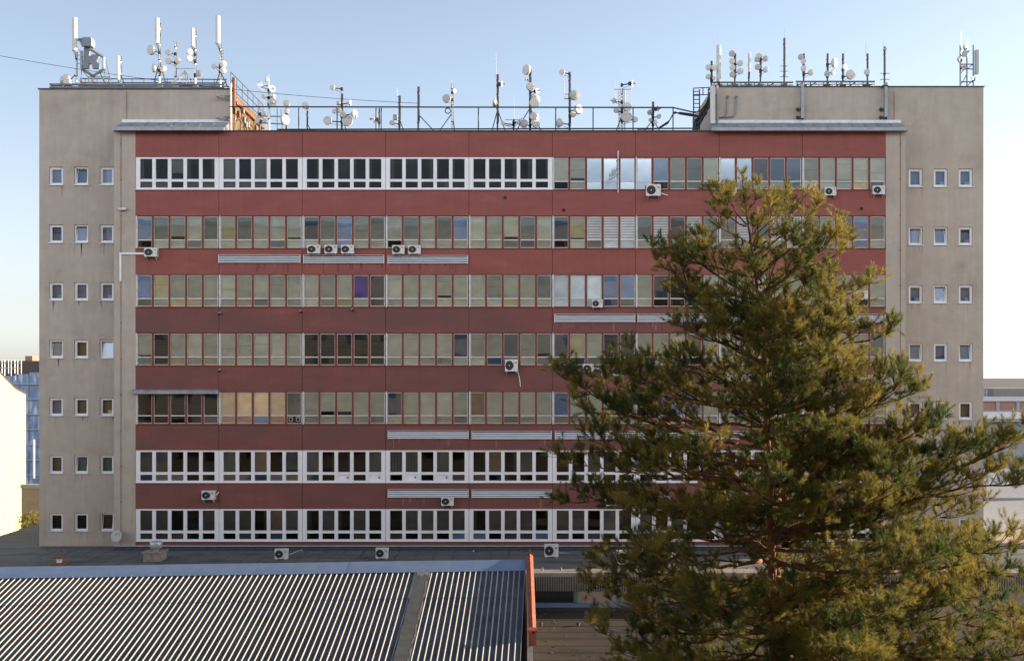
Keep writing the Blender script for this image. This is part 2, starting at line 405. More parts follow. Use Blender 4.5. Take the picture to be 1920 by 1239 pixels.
# top storey (penthouse) continuing over the block
PHX_L, PHX_R = X(431,TY), X(1337,TY); PD=7.6
mb=MB(); mb.box(PL+.001,PHX_L,TY,TY+PD,ROOFZ-.1,TOPZ_L-.002); mb.build('penthouse', M['beige'], B)
mb=MB(); mb.box(PHX_L+.001,PHX_L+.03,TY+.02,TY+PD-.02,ROOFZ-.1,TOPZ_L-.02)
for k in range(34):
    y0=TY+.4+random.random()*(PD-2); z0=ROOFZ+random.random()*2.2; ln_=.3+random.random()*1.6
    if k%2: mb.tube((PHX_L+.07,y0,z0),(PHX_L+.07,y0+ln_,z0-.1),.035,5,2)
    else: mb.box(PHX_L+.031,PHX_L+.20,y0,y0+.25,z0,z0+.35,random.choice((1,2)))
for k in range(5): y0=TY+.6+k*1.4; mb.path([(PHX_L+.08,y0,ROOFZ-.1),(PHX_L+.08,y0+.1,ROOFZ+1.2),(PHX_L+.08,y0+.6,TOPZ_L-.3)],.03,5,2)
mb.build('side_cladding', [M['sidewall'],M['steel'],M['rust']], B)
mb=MB(); mb.box(PHX_R,PR-.001,TY,TY+PD,ROOFZ-.1,TOPZ_R-.002); mb.build('penthouse', M['beige'], B)
mb=MB(); mb.box(TLX-.06,PHX_L+.05,TY-.06,TY+.5,TOPZ_L,TOPZ_L+.06); mb.build('roof_edge', M['steel_dark'], B)
mb=MB(); mb.box(PHX_R-.05,TRX+.06,TY-.06,TY+.5,TOPZ_R,TOPZ_R+.05); mb.build('roof_edge', M['steel_dark'], B)
# interiors behind the stair windows
for lo,hi in ((TLX+.02,PL-.02),(PR+.02,TRX-.02)):
    mb=MB(); mb.box(lo,hi,TY+.62,TY+.7,BASEZ,ROOFZ); mb.build('interior_wall', M['interior'], B)
# stair windows
hw=.40; hh=.52
def stair_frame():
    m=MB(); y0,y1=.10,.17; f=.085
    m.box(-hw,-hw+f,y0,y1,-hh,hh); m.box(hw-f,hw,y0,y1,-hh,hh); m.box(-hw+f,hw-f,y0,y1,hh-f,hh); m.box(-hw+f,hw-f,y0,y1,-hh,-hh+f)
    return m
STAIR = {}
L_BACK = ["bbc","bbc","bbb","ttc","btt","tGG","kkn"]; R_BACK=["bbb","cbb","bbb","GbG","tbt","bbb","bGb"]
SB = dict(b=(.27,.31,.43), c=(.35,.42,.55), t=(.24,.17,.10), G=(.14,.16,.15), k=(.05,.035,.03), n=(.05,.025,.02))  # b: bluish sky reflection of the glass painted into the backing colour
first=None
for side,cz,pxs,codes in (('L',czL,(105,152,200),L_BACK),('R',czR,(1717,1764,1811),R_BACK)):
    for r in range(7):
        for k in range(3):
            loc=Vector((X(pxs[k],TY),TY,cz[r]))-ORG[B.name]
            if first is None:
                wo=stair_frame().build('stair_window',M['pvc'],B,local=True,loc=loc); first=wo
                pass
            else:
                wo=first.copy(); COL.objects.link(wo); wo.parent=B; wo.location=loc
            code=codes[r][k]
            sm=MB(); sm.box(-hw-.05,hw+.05,-.07,.10,-hh-.035,-hh+.005)
            for q in range(random.randint(0,4)):      # runoff streaks below the sill
                xx=random.uniform(-hw-.04,hw-.06); w_=random.uniform(.04,.14); l_=random.uniform(.2,.8); z0=-hh-.04
                sm.face([(xx+w_*.3,-.003,z0-l_),(xx+w_*.6,-.003,z0-l_),(xx+w_,-.003,z0),(xx,-.003,z0)],1)
            sm.build('sill',[M['zinc_light'],M['stain_beige']],wo,local=True)
            tilted = random.random()<.28
            gm=MB(); f=.085; t=.16 if tilted else .0
            # sash frame, tipped inward when open
            def pt(x,z,y): return (x, y+ (t*(z+hh-f)/(2*hh-2*f)), z)
            a=-hw+f+.002; b2=hw-f-.002; lo_=-hh+f+.002; hi_=hh-f-.002; sf=.045
            for (xa,xb,za,zb) in ((a,a+sf,lo_,hi_),(b2-sf,b2,lo_,hi_),(a+sf,b2-sf,hi_-sf,hi_),(a+sf,b2-sf,lo_,lo_+sf)):
                gm.hexa([pt(x,z,y) for z in (za,zb) for y in (.12,.16) for x in (xa,xb)],0)
            gm.face([pt(a+sf,lo_+sf,.13),pt(b2-sf,lo_+sf,.13),pt(b2-sf,hi_-sf,.13),pt(a+sf,hi_-sf,.13)],1)
            gm.build('sash',[M['pvc'],M['glass_mid'] if code in 'bc' else M['glass_new']],wo,local=True)
            bm_=MB(); bm_.box(-hw+.01,hw-.01,.36,.365,-hh,hh,0,SB[code])
            if code=='c': bm_.box(-hw+.3,hw-.05,.33,.335,-hh,hh-.1,0,(.55,.58,.66))
            if r<3 and k==2 or random.random()<.2: bm_.box(.0,.25,.2,.34,-hh+.02,-hh+.33,0,(.6,.6,.62))
            bm_.build('blind',M['blind'],wo,local=True,tint=True)
# ---------------------------------------------------------------- lean-to zinc roofs over the piers
def canopy(x0,x1,xa,xb,zf,zb):
    m=MB(); y0,y1=-.38,TY-.005
    P=[(x0,y0,zf-.13),(x1,y0,zf-.13),(x0 if x0==xa else xa,y1,zf-.13),(xb,y1,zf-.13),(x0,y0,zf),(x1,y0,zf),(xa,y1,zb),(xb,y1,zb)]
    m.hexa(P,0)
    n=int((x1-x0)/.72)
    for k in range(1,n):     # standing seams
        u=k/n; p0=Vector((x0+(x1-x0)*u,y0+.02,zf+.012)); p1=Vector((xa+(xb-xa)*u,y1-.01,zb+.012)); m.tube(p0,p1,.018,4,1)
    m.box(x0-.02,x1+.02,y0-.09,y0-.003,zf-.17,zf+.015,2)     # gutter
    m.box(xa,xb,y1-.06,y1-.001,zb-.01,zb+.16,3)             # upstand flashing
    m.build('canopy_roof',[M['zinc'],M['steel'],M['zinc'],M['zinc_light']],B)
canopy(X(213,-.38),X(420,-.38),X(229,TY),X(431,TY),Z(239.5,-.38),Z(230,TY))
canopy(X(1334,-.38),X(1700,-.38),X(1337,TY),X(1689,TY),Z(240,-.38),Z(231,TY))
# ---------------------------------------------------------------- vent grilles, awning box, conductor lines
def grille(pa,pb,py):
    m=MB(); x0,x1=X(pa),X(pb); z1=Z(py); z0=z1-.42
    m.box(x0,x1,-.05,-.001,z0,z1,1)
    for k in range(4):
        a=z0+.012+k*.1; m.hexa([(x,y,z) for z,ys in ((a,(-.10,-.051)),(a+.062,(-.066,-.051))) for y in ys for x in (x0+.01,x1-.01)],0)
    m.box(x0-.02,x0+.01,-.105,-.002,z0-.02,z1+.02,0); m.box(x1-.01,x1+.02,-.105,-.002,z0-.02,z1+.02,0)
    m.box(x0-.02,x1+.02,-.105,-.002,z1+.0205,z1+.04,0)
    xx=x0+.1
    while xx<x1-.15:        # rain streaks washed down the band from the grille
        w_=random.uniform(.03,.16); l_=random.uniform(.12,.62); 
        if random.random()<.55: m.face([(xx,-.003,z0-l_),(xx+w_,-.003,z0-l_*.9),(xx+w_,-.003,z0-.001),(xx,-.003,z0-.001)],random.choice((2,2,3)))
        xx+=w_+random.uniform(.01,.25)
    m.build('vent_grille',[M['grille'],M['dark'],M['stain'],M['stain_pale']],B)
for pa,pb,py in ((411,563,479),(570,720,480),(728,877,480.5),(1040,1190,590),(1196,1346,590),(1352,1500,590),(1508,1659,590.5),(1508,1659,700),(1352,1500,700),
                 (728,878,808),(885,1034,809),(1041,1190,809),(1197,1346,809),(1352,1500,809),(728,878,918),(885,1034,918.5),(1352,1500,918.5)): grille(pa,pb,py)
m=MB(); m.box(X(251),X(411),-.25,-.001,Z(738),Z(731.5)); m.hexa([(x,y,z) for z,ys in ((Z(731.5)+.002,(-.27,-.0)),(Z(730),(-.2,-.0))) for y in ys for x in (X(250),X(412))],0); m.build('shutter_box',M['zinc'],B)
for px,pt_,pb_ in ((227,250,1028),(1688,250,1020)):
    m=MB(); m.tube((X(px),-.03,Z(pb_)),(X(px),-.03,Z(pt_)),.012,5,0)
    for k in range(12):
        zz=Z(pt_+20+(pb_-pt_-40)*k/11); m.box(X(px)-.03,X(px)+.03,-.05,-.001,zz-.02,zz+.02,0)
    m.build('lightning_conductor',M['rust'],B)
for px,py in ((238,172),(1676,172)):
    m=MB(); m.tube((X(px,TY),TY-.03,Z(228,TY)),(X(px,TY),TY-.03,Z(py,TY)),.012,5,0); m.build('lightning_conductor',M['rust'],B)
for px,py in ((947,371),(1057,394),(1615,391.5)):
    m=MB(); m.lathe((X(px),.0,Z(py)),(0,-1,0),[(0,.085),(.05,.085),(.05,.06),(.01,.06),(.01,0)],12); m.build('vent_hole',M['black'],B)
m=MB(); m.box(PL,PR,-.05,-.001,-.0,.28); m.build('base_flashing',M['steel_dark'],B)
m=MB(); m.box(PL-.001,PR,-.07,-.0505,.25,.30); m.build('base_trim',M['zinc_light'],B)
# ================================================================== AIR CONDITIONERS
def make_ac():
    r=thing('air_conditioner',(0,0,0),'','')
    m=MB(); w,h,d=.39,.30,.30
    m.box(-w,w,-d,0,-h,h,0); m.box(-w-.008,w+.008,-d-.008,.0,h,h+.014,0)
    m.box(w*.36,w*.365+.006,-d-.004,-d,-h+.02,h-.02,1)
    for k in range(5): m.box(w+.0005,w+.006,-d+.05,-.05,-h+.1+k*.08,-h+.13+k*.08,1)
    cas=m.build('casing',[M['acwhite'],M['darkgrey']],r)
    m=MB(); c_=(-w*.32,-d-.002,0)
    m.lathe(c_,(0,-1,0),[(0,.245,2),(.012,.24,2),(.012,.225,2),(-.0,.22,1),(-.0,0,1)],24,2)
    for q in (.07,.12,.17,.215): m.lathe(c_,(0,-1,0),[(.004,q+.006),(.012,q+.006),(.012,q-.004),(.004,q-.004)],20,2)
    for k in range(6):
        t=k*math.pi/3; m.tube((c_[0],c_[1]-.011,c_[2]),(c_[0]+.23*math.cos(t),c_[1]-.011,c_[2]+.23*math.sin(t)),.005,4,2)
    m.lathe(c_,(0,-1,0),[(.0,.04),(.018,.035),(.018,0)],12,0)
    m.build('fan_grille',[M['acwhite'],M['black'],M['darkgrey']],r)
    m=MB(); m.box(w*.55,w*.80,-d-.006,-d,h*.35,h*.62); m.build('badge',M['redmark'],cas)
    for sx in (-1,1):
        m=MB(); m.box(sx*.28-.02,sx*.28+.02,-.34,.0,-h-.045,-h-.001,0); m.hexa([(sx*.28+a,y,z) for z,ys in ((-h-.30,(-.04,0)),(-h-.0455,(-.32,0))) for y in ys for a in (-.012,.012)],0)
        m.build('bracket',M['galv'],r)
    return r
AC=[(1225,357,27,21,'large pale air conditioner hung left of the pine top on the uppermost window sill'),
 (1368,359,25,18,'air conditioner on the uppermost window sill half hidden by the pine tip'),
 (1557,359,21,15,'air conditioner under the top windows, between the pine tip and the right beige pier'),
 (1648,356.5,22,15.5,'air conditioner under the last top-floor window beside the right beige pier'),
 (283,473,24,16,'air conditioner beside the left beige pier with white trunking bent down its side'),
 (588.5,467.5,24,15.5,'first of three air conditioners in a row above a ribbed vent, nearest the left tower'),
 (620.5,467.5,23.5,15.5,'middle of three air conditioners in a row above the ribbed vents'),
 (651.5,467.5,23.5,15.5,'third of three air conditioners in a row, under the pale blue window pane'),
 (747,468,23,15.5,'left one of a pair of air conditioners above the third ribbed vent'),
 (777,468,23.5,15.5,'right one of a pair of air conditioners above the third ribbed vent'),
 (1120,569,20,14,'small air conditioner in front of the white papered window panes'),
 (1617,553,20,15,'small air conditioner set high in a window right of the pine, near the right tower'),
 (959,685,24,22,'tall square air conditioner with a hose hanging down the red band below it'),
 (1104,690,22,15,'air conditioner with a short bent hose, on the red band above the pine left tip'),
 (1159,696.5,19.5,15,'smallest air conditioner on the red band, close left of the pine needles'),
 (391,928,24.5,16,'air conditioner alone on the lowest red band under the left white windows'),
 (839,939.5,23,15.5,'air conditioner hung just below a ribbed vent on the lowest red band'),
 (1146,940,22,16,'air conditioner on the lowest red band behind the pine left boughs'),
 (1246,938,22,16,'air conditioner on the lowest red band deep behind the pine crown')]
acp=make_ac()
for i,(px,py,w,h,lab) in enumerate(AC):
    o=acp if i==0 else copy_tree(acp)
    s_=w*.03/.78; o.scale=(s_,max(.85,min(1.1,s_)),h*.03/.60); o.location=(X(px,-.2),-.0,Z(py,-.2))
    tag(o,lab,'air conditioner','air conditioners on the facade')
# cables / hoses of some units
def hose(pts,r,label,matn='trunking',name='drain_hose',cat='hose',grp='pipes on the facade'):
    P=[W(px,py,Y) for px,py,Y in pts]; m=MB(); t=thing(name,P[0],label,cat,grp) if False else None
    m.path(P,r,6); o=MB.build(m,name,M[matn]); 
    c_=P[0].copy(); o.data.transform(Matrix.Translation(-c_)); o.location=c_
    return tag(o,label,cat,grp)
hose([(967,690,-.12),(972,700,-.05),(974,708,-.04),(976,725,-.03)],.022,'grey hose dangling from the tall square air conditioner')
hose([(1113,690,-.2),(1124,691,-.12),(1129,696,-.05),(1128,703,-.03)],.02,'short bent hose right of the air conditioner near the pine tip')
hose([(1238,362,-.2),(1246,365,-.12),(1252,366,-.05)],.03,'white pipe stub beside the large top-floor air conditioner')
hose([(404,928,-.2),(408,925,-.1),(410,922,-.02)],.025,'white pipe stub beside the lone air conditioner of the lowest band')
m=MB(); x0=X(226.5); zt=Z(475.8)
m.box(x0-.05,x0+.05,-.08,-.001,Z(527),zt+.06); m.box(x0+.0505,X(271),-.08,-.001,zt-.05,zt+.06); m.box(x0-.055,x0+.055,-.085,-.0005,zt-.075,zt+.065)
o=m.build('cable_trunking',M['trunking']); tag(o,'white elbow of cable trunking on the left beige pier','trunking')
# roof units stand on the annex roof
ROOFAC=[(527,1037,-2.6,24,17.5,'air conditioner standing alone on the grey flat roof, nearest the stone chimney'),
 (716,1037.5,-2.4,23,18,'air conditioner standing on the flat roof midway along the metal roof ridge'),
 (1034,1034.5,-2.0,26,22,'air conditioner standing on the flat roof above the red-brown verge'),
 (1170,1056.5,-4.6,27,26,'large air conditioner at the flat roof front edge, left of the pine'),
 (1217,1041,-2.4,24,18,'left one of two flat-roof air conditioners behind the pine'),
 (1256,1041,-2.4,24,18,'right one of two flat-roof air conditioners behind the pine')]
for px,py,Y,w,h,lab in ROOFAC:
    o=copy_tree(acp); sc=(Y+60)/F; o.scale=(w*sc/.78,1.05,h*sc/.60); hz=.30*o.scale.z
    o.location=(X(px,Y-.3),Y,hz+.055*o.scale.z+.0); tag(o,lab,'air conditioner','air conditioners standing on the flat roof')
    for ch in list(o.children):
        if ch.name.startswith('bracket'):
            sx = 1 if ch.data.vertices[0].co.x>0 else -1
            mm=MB(); mm.box(sx*.28-.04,sx*.28+.04,-.34,.02,-.355,-.3005,0); old=ch.data; bpy.data.objects.remove(ch)
            mm.build('foot',M['galv'],o,local=True)
# small facade fittings
for px,py,lab in ((412,587.5,'white camera under the middle windows at the first bay joint'),(564,584,'white ringed camera at the second bay joint from the left'),
                  (661,580.5,'tiny white camera below the purple window'),(412,694,'white camera one storey lower at the first bay joint')):
    t=thing('security_camera',W(px,py,0),lab,'camera','small cameras on the red bands'); p=W(px,py,0)
    m=MB(); m.box(p.x-.03,p.x+.03,-.06,-.001,p.z-.03,p.z+.03); m.build('mount',M['pvc'],t)
    m=MB(); m.lathe((p.x,-.06,p.z),(0.3,-1,-.35),[(0,0),(0,.07),(.12,.075),(.12,.055,1),(.10,.0,1)],12); m.build('lens_housing',[M['pvc'],M['black']],t)
t=thing('wall_lamp',W(232,392.5,0),'grey box lamp on the left beige pier','lamp'); p=W(232,392.5,0)
m=MB(); m.box(p.x-.22,p.x+.2,-.22,-.06,p.z-.06,p.z+.06); m.build('lamp_head',M['galv'],t); m=MB(); m.box(p.x-.06,p.x+.06,-.06,-.001,p.z-.05,p.z+.05); m.build('arm',M['steel'],t)
# yagi antenna pole bolted to the facade
t=thing('wall_antenna',(X(1158.5),-.15,Z(362)),'tall thin rod antenna bolted over the sky-blue top-floor windows','antenna')
m=MB(); m.tube((X(1158.5),-.16,Z(362)),(X(1158.5),-.16,Z(284)),.035,6); m.build('pole',M['galv'],t)
for py in (300,356): m=MB(); m.box(X(1158.5)-.06,X(1158.5)+.06,-.2,-.001,Z(py)-.03,Z(py)+.03); m.build('bracket',M['steel'],t)
m=MB()
for py,a,b,dy in ((331,1140,1158,-.6),(321,1145,1158,-.5)):
    p0=Vector((X(1158.5),-.18,Z(py-4))); p1=Vector((X(a),-.18+dy,Z(py+4))); m.tube(p0,p1,.016,5)
    for k in range(5):
        q=p0.lerp(p1,.25+.18*k); m.tube(q+Vector((0,.12,.16)),q-Vector((0,.12,.16)),.008,4)
m.build('yagi',M['steel'],t)
# ================================================================== ANNEX with grey flat roof in front of the block
AN = thing('low_annex',(0,-3,GZ),'low annex with grey bitumen flat roof along the foot of the office block','building')
FY=-6.7
m=MB(); m.face([(-32.2,FY,0),(31,FY,0),(31,TY,0),(-32.2,TY,0)]); m.face([(-32.2,TY,0.0),(TLX,TY,0.0),(TLX,12,0.0),(-32.2,12,0.0)])
m.face([(-32.2,-13.2,0),(-.5,-10.9,0),(-.5,FY,0),(-32.2,FY,0)])

for k in range(31):     # lapped felt seams, loose grit and leaf litter
    x0=-31.5+k*1.02+random.uniform(-.05,.05); m.box(x0,x0+.05,(-12.9 if x0<-1 else FY),TY-.1,.001,.006,1)
for k in range(7): y0=-12+k*2.1; m.box(-32,-.5 if y0<FY else 31,y0,y0+.05,.0015,.007,1)
for k in range(160):
    x0=random.uniform(-31,30); y0=random.uniform(-6,1.2); r_=random.uniform(.02,.07); m.box(x0,x0+r_,y0,y0+r_,.002,.002+r_*.5,random.choice((1,2)))
m.build('flat_roof',[M['bitumen'],M['steel_dark'],M['concrete']],AN)
m=MB(); m.box(.3,31,FY-.12,FY+1.0,-.16,.035); m.build('roof_edge',M['concrete'],AN)
m=MB()
xx=.3
while xx<31:       # corrugated fascia, shade in its recesses painted in as dark colour
    m.box(xx,xx+.06,FY-.10,FY-.03,-.88,-.165,0); m.box(xx+.06,xx+.12,FY-.045,FY-.03,-.88,-.165,1); xx+=.12
m.build('fascia',[M['fascia'],M['darkgrey']],AN)
m=MB(); m.box(-.4,31,FY,FY+.2,GZ,-.01); m.build('wall',M['tan'],AN)
for k in range(14):
    x0=.4+k*2.15; m=MB(); m.box(x0,x0+2.0,FY-.03,FY-.001,-1.50,-.89,1 if k==0 else 0)
    m.box(x0-.07,x0+.07,FY-.06,FY-.0305,-1.50,-.89,2); m.box(x0+.0701,x0+2.08,FY-.06,FY-.0305,-1.55,-1.47,3); m.build('window',[M['tan'],M['darkglass'],M['teal'],M['zinc_sky_tint']],AN)
m=MB()
for px in (1017,1052,1082,1093,1133): m.lathe((X(px,-6.2),-6.2,.035),(0,0,1),[(0,.05),(.10,.05),(.10,.03),(.18,.03),(.18,0)],8)
m.build('vent_stub',M['steel'],AN)
# left sun-lit house
Hs=thing('gabled_house',(-50,25,GZ),'pale cream gabled house wall glaring in the sun beside the left tower','house')
hx=-45.1
prof=[(36.3,7.95),(34.4,8.45),(23,14.2),(10,8.0)]
m=MB(); P=[(36.3,GZ),(36.3,7.95),(34.4,8.45),(23,14.2),(10,8.0),(10,GZ)]
for xx,fl in ((hx,0),(hx-10,1)):
    pts=[(xx,y,z) for y,z in P]; m.face(pts if fl else pts[::-1])
m.face([(hx,36.3,GZ),(hx,36.3,7.95),(hx-10,36.3,7.95),(hx-10,36.3,GZ)]); m.face([(hx,10,GZ),(hx-10,10,GZ),(hx-10,10,8.0),(hx,10,8.0)])
m.build('wall',M['cream'],Hs)
m=MB()
for a,b in zip(prof[:-1],prof[1:]):
    m.hexa([(x,y,z+dz) for dz in (.005,.16) for (y,z) in (a,b) for x in (hx-10.2,hx+.06)])
m.build('roof',M['rooftile'],Hs)
# ================================================================== METAL-ROOFED HALL
HL=thing('metal_roofed_hall',(-12,-18,GZ),'foreground hall with dark ribbed metal roof and red-brown verge','building')
RA=Vector((0.0,-11.0,.986)); RB=Vector((-23.2,-12.9,.986)); du=(RB-RA).normalized(); dd=Vector((-.0235,-1,-.28)); up=Vector((0,-.27,.96))
nrib=int(27.5/.25)
mats=[M['pan'],M['rib']]
def rp(u,t,h): return RA+du*u+dd*t+Vector((0,0,h))
m=MB()
PATCH=(4.34,4.92)      # metres from the right end
def lim(k): return k*.25
for t0,t1,off in ((0.0,2.62,.014),(2.60,15.0,0.0)):
    for k in range(nrib):
        u=k*.25
        # going left from u: crown .045, left face .035, pan, then the next rib's right face
        a=[(u,.05),(u+.022,.05),(u+.055,.0),(u+.22,.0),(u+.25,.05)]
        mi=[1,0,0,1]
        if PATCH[0]-.2<u<PATCH[1]-.1: a=[(u,.056 if u-.25<PATCH[0]-.2 else .02),(u+.25,.02 if u+.25<PATCH[1]-.1 else .056)]; mi=[0]
        for i in range(len(a)-1):
            m.face([rp(a[i][0],t0,a[i][1]+off),rp(a[i+1][0],t0,a[i+1][1]+off),rp(a[i+1][0],t1,a[i+1][1]+off),rp(a[i][0],t1,a[i][1]+off)],mi[i])
for i in range(nrib):  # sheet-lap edge
    u=i*.25; m.face([rp(u,2.62,.014),rp(u+.25,2.62,.014),rp(u+.25,2.621,0),rp(u,2.621,0)],0)
m.build('roof',mats,HL)
m=MB(); zs=.062
pl=[(PATCH[0]-.06+.05*random.random(),PATCH[1]+.05*random.random()) for _ in range(40)]
for k in range(39):
    t0,t1=k*.37,(k+1)*.37
    dr=-.035*t0; 
    m.face([rp(pl[k][0],t0,zs),rp(pl[k][1],t0,zs),rp(pl[k+1][1],t1,zs),rp(pl[k+1][0],t1,zs)],0)
    if k<1: m.face([rp(pl[k][0],t0,zs+.006),rp(pl[k][1],t0,zs+.006),rp(pl[k][1]-.08,.62,zs+.006),rp(4.80,.48,zs+.006),rp(4.68,.7,zs+.006),rp(4.56,.46,zs+.006),rp(4.40,.6,zs+.006)],1)
    if k%5 in (0,1,3,4) and k>0: w_=.05+.06*random.random(); m.face([rp(pl[k][0],t0,zs+.005),rp(pl[k][0]+w_,t0,zs+.005),rp(pl[k+1][0]+w_*.8,t1,zs+.005),rp(pl[k+1][0],t1,zs+.005)],1)
m.build('roof_patch',[M['patch'],M['patch_pale']],HL)
m=MB()      # ridge flashing: folded sheet in lengths
seg=[.0,3.9,8.0,12.1,16.3,20.5,24.6,27.4]
for a,b in zip(seg[:-1],seg[1:]):
    o_=.006 if seg.index(a)%2 else 0
    m.face([rp(a,-.02,.13+o_),rp(b+.05,-.02,.13+o_),rp(b+.05,.26,.068+o_),rp(a,.26,.068+o_)],0)
    m.face([rp(a,-.02,.13+o_),rp(a,-.55,.16+.05+o_),rp(b+.05,-.55,.16+.05+o_),rp(b+.05,-.02,.13+o_)],0)
    for k in range(5):
        q=a+(b-a)*(k+.5)/5; p=rp(q,.2,.085+o_); m.box(p.x-.012,p.x+.012,p.y-.012,p.y+.012,p.z-.01,p.z+.012,1)
m.build('ridge_flashing',[M['zinc_sky_tint'],M['zinc_light']],HL)
m=MB()
q0=RA; q1=RB+du*4
m.hexa([(q.x,q.y+dy,z) for z in (GZ,.9) for dy in (.30,.45) for q in (q1,q0)])
m.build('rear_wall',M['fascia'],HL)
# verge wall with folded red sheet cap
m=MB(); t0,t1=-.75,6.15
def vp(x,t,h): p=RA+dd*t; return Vector((x+.012*t,p.y,p.z+h))
for (xa,ha),(xb,hb),mi in (((.06,.02),(.06,.30),0),((.06,.30),(.20,.33),0),((.20,.33),(.23,.40),0),((.23,.40),(.37,.28),0),((.37,.28),(.37,-.1),0)):
    n_=3
    for k in range(n_):
        a=t0+(t1-t0)*k/n_; b=t0+(t1-t0)*(k+1)/n_
        e=.004*(k%2)
        m.face([vp(xa,a,ha+e),vp(xb,a,hb+e),vp(xb,b,hb+e),vp(xa,b,ha+e)],mi)
m.face([vp(.06,t1,-.2),vp(.37,t1,-.2),vp(.37,t1,.28),vp(.23,t1,.40),vp(.20,t1,.33),vp(.06,t1,.30)],0)
m.face([vp(.06,t0,-.2),vp(.06,t0,.30),vp(.22,t0,.62),vp(.37,t0,.28),vp(.37,t0,-.2)],0)
m.hexa([vp(x,t,h) for h in (.30,.42) for t in (t1,t1-.25) for x in (.03,.40)],0)
m.build('verge_cap',M['redsheet'],HL)
m=MB(); m.hexa([(x,y,zt if top else GZ) for top in (0,1) for y,zt in ((-26,.986-15*.28-.1),(-10.4,.9)) for x in (.075,.3)]); m.build('gable_wall',M['fascia'],HL)
# brown felt roof of the shed right of the hall
SH=thing('low_shed',(12,-12,GZ),'low shed with stained brown felt roof right of the hall','building')
m=MB(); m.face([(.32,-24,-2.1),(16,-24,-2.1),(16,FY-.11,-1.65),(.32,FY-.11,-1.65)])
zf=lambda y:-1.65-.45*(FY-.11-y)/(24+FY-.11)
for k in range(15):
    y0=-7.3-k*1.05+random.uniform(-.06,.06); m.hexa([(x,y,zf(y)+h) for h in (.002,.014) for y in (y0-.07,y0) for x in (.33,15.9)],1)
for k in range(150):
    x0=random.uniform(.5,9); y0=random.uniform(-18,-7); r_=random.uniform(.02,.08); m.box(x0,x0+r_,y0,y0+r_*.7,zf(y0)+.001,zf(y0)+r_*.5,random.choice((1,2,2)))
m.build('roof',[M['brownroof'],M['steel_dark'],M['tan']],SH)
m=MB(); m.box(.3,16,FY-.26,FY-.12,-1.66,-1.50); m.build('flashing',M['zinc_sky_tint'],SH)
m=MB(); m.box(.31,15.9,-23.9,FY-.3,GZ,-2.3); m.build('wall',M['tan'],SH)
for px in (1014,1084):
    m=MB(); m.lathe((X(px,-10.4),-10.4,-1.8),(0,0,1),[(0,.07),(.16,.07),(.16,.10),(.2,.10),(.22,0)],10); m.build('roof_outlet',M['steel_dark'],SH)
# chimney, brick vent, dish on the left
t=thing('stone_chimney',(X(293,-3),-3,0),'squat stone chimney with dented metal cowl on the flat roof','chimney'); cx=X(293,-3)
m=MB(); m.box(cx-.52,cx+.42,-3.5,-2.6,0,.44); m.hexa([(x,y,z) for z in (.4405,.50) for y in (-3.56,-2.54) for x in (cx-.6,cx+.5)]); m.build('shaft',M['stone'],t)
m=MB(); m.lathe((cx,-3.0,.5),(0,0,1),[(0,.16),(.12,.16),(.12,.24),(.17,.31),(.46,.33),(.5,.29),(.5,0)],14); m.build('cowl',M['galv'],t,smooth=True)
t=thing('brick_vent',(X(113,-4.3),-4.3,0),'small low brick vent with white collar on the flat roof at far left','vent'); cx=X(113,-4.3)
m=MB(); m.box(cx-.33,cx+.33,-4.7,-4.05,0,.13); m.build('base',M['brickvent'],t)
m=MB(); m.lathe((cx,-4.4,.13),(0,0,1),[(0,.14),(.24,.14),(.24,0)],12); m.build('collar',M['pvc'],t)
m=MB(); m.box(cx-.26,cx+.26,-4.66,-4.14,.37,.45); m.build('cap',M['rust'],t)
# ================================================================== ANTENNAS
def axis(az,el=0):
    a=math.radians(az); e=math.radians(el); return Vector((math.sin(a)*math.cos(e),-math.cos(a)*math.cos(e),math.sin(e)))
def dish(parent,c,r,az,kind='d',pole=None,mt='white'):
    a=axis(az,random.uniform(-2,3)); m=MB()
    if kind=='d':     # shrouded microwave drum
        m.lathe(c-a*r*.45,a,[(-.35*r,0),(-.35*r,.45*r),(0,.92*r),(.02*r,r),(.55*r,r),(.55*r,.97*r),(.66*r,.6*r),(.70*r,0)],18)
    elif kind=='p':   # open parabolic bowl with feed
        m.lathe(c,a,[(-.30*r,0),(-.26*r,.4*r),(-.14*r,.72*r),(.04*r,r),(.06*r,r),(-.10*r,.72*r),(-.22*r,.4*r),(-.26*r,0)],18)
        m.tube(c-a*.24*r,c+a*.62*r,.025+.03*r,6,0); m.lathe(c+a*.62*r,a,[(0,.05),(0,.14*r+.03),(.1,.12*r+.03),(.1,0)],10)
        m.lathe(c-a*.30*r,-a,[(0,.12),(.16,.10),(.16,0)],8,1)
    else:             # cone horn
        m.lathe(c-a*r*.8,a,[(0,0),(0,.18*r),(.3*r,.28*r),(1.2*r,r),(1.25*r,r),(1.3*r,0)],16)
    if pole is not None:
        q=Vector((pole[0],pole[1],c.z)); b=c-a*r*.6
        m.tube(b,q,.035,6,1); m.box(q.x-.07,q.x+.07,q.y-.07,q.y+.07,q.z-.09,q.z+.09,1)
        b2=b+Vector((0,0,-r*.5)); m.tube(b2,q+Vector((0,0,-.22)),.012,4,1)
    m.build('dish',[M[mt],M['steel_dark']],parent,smooth=True)
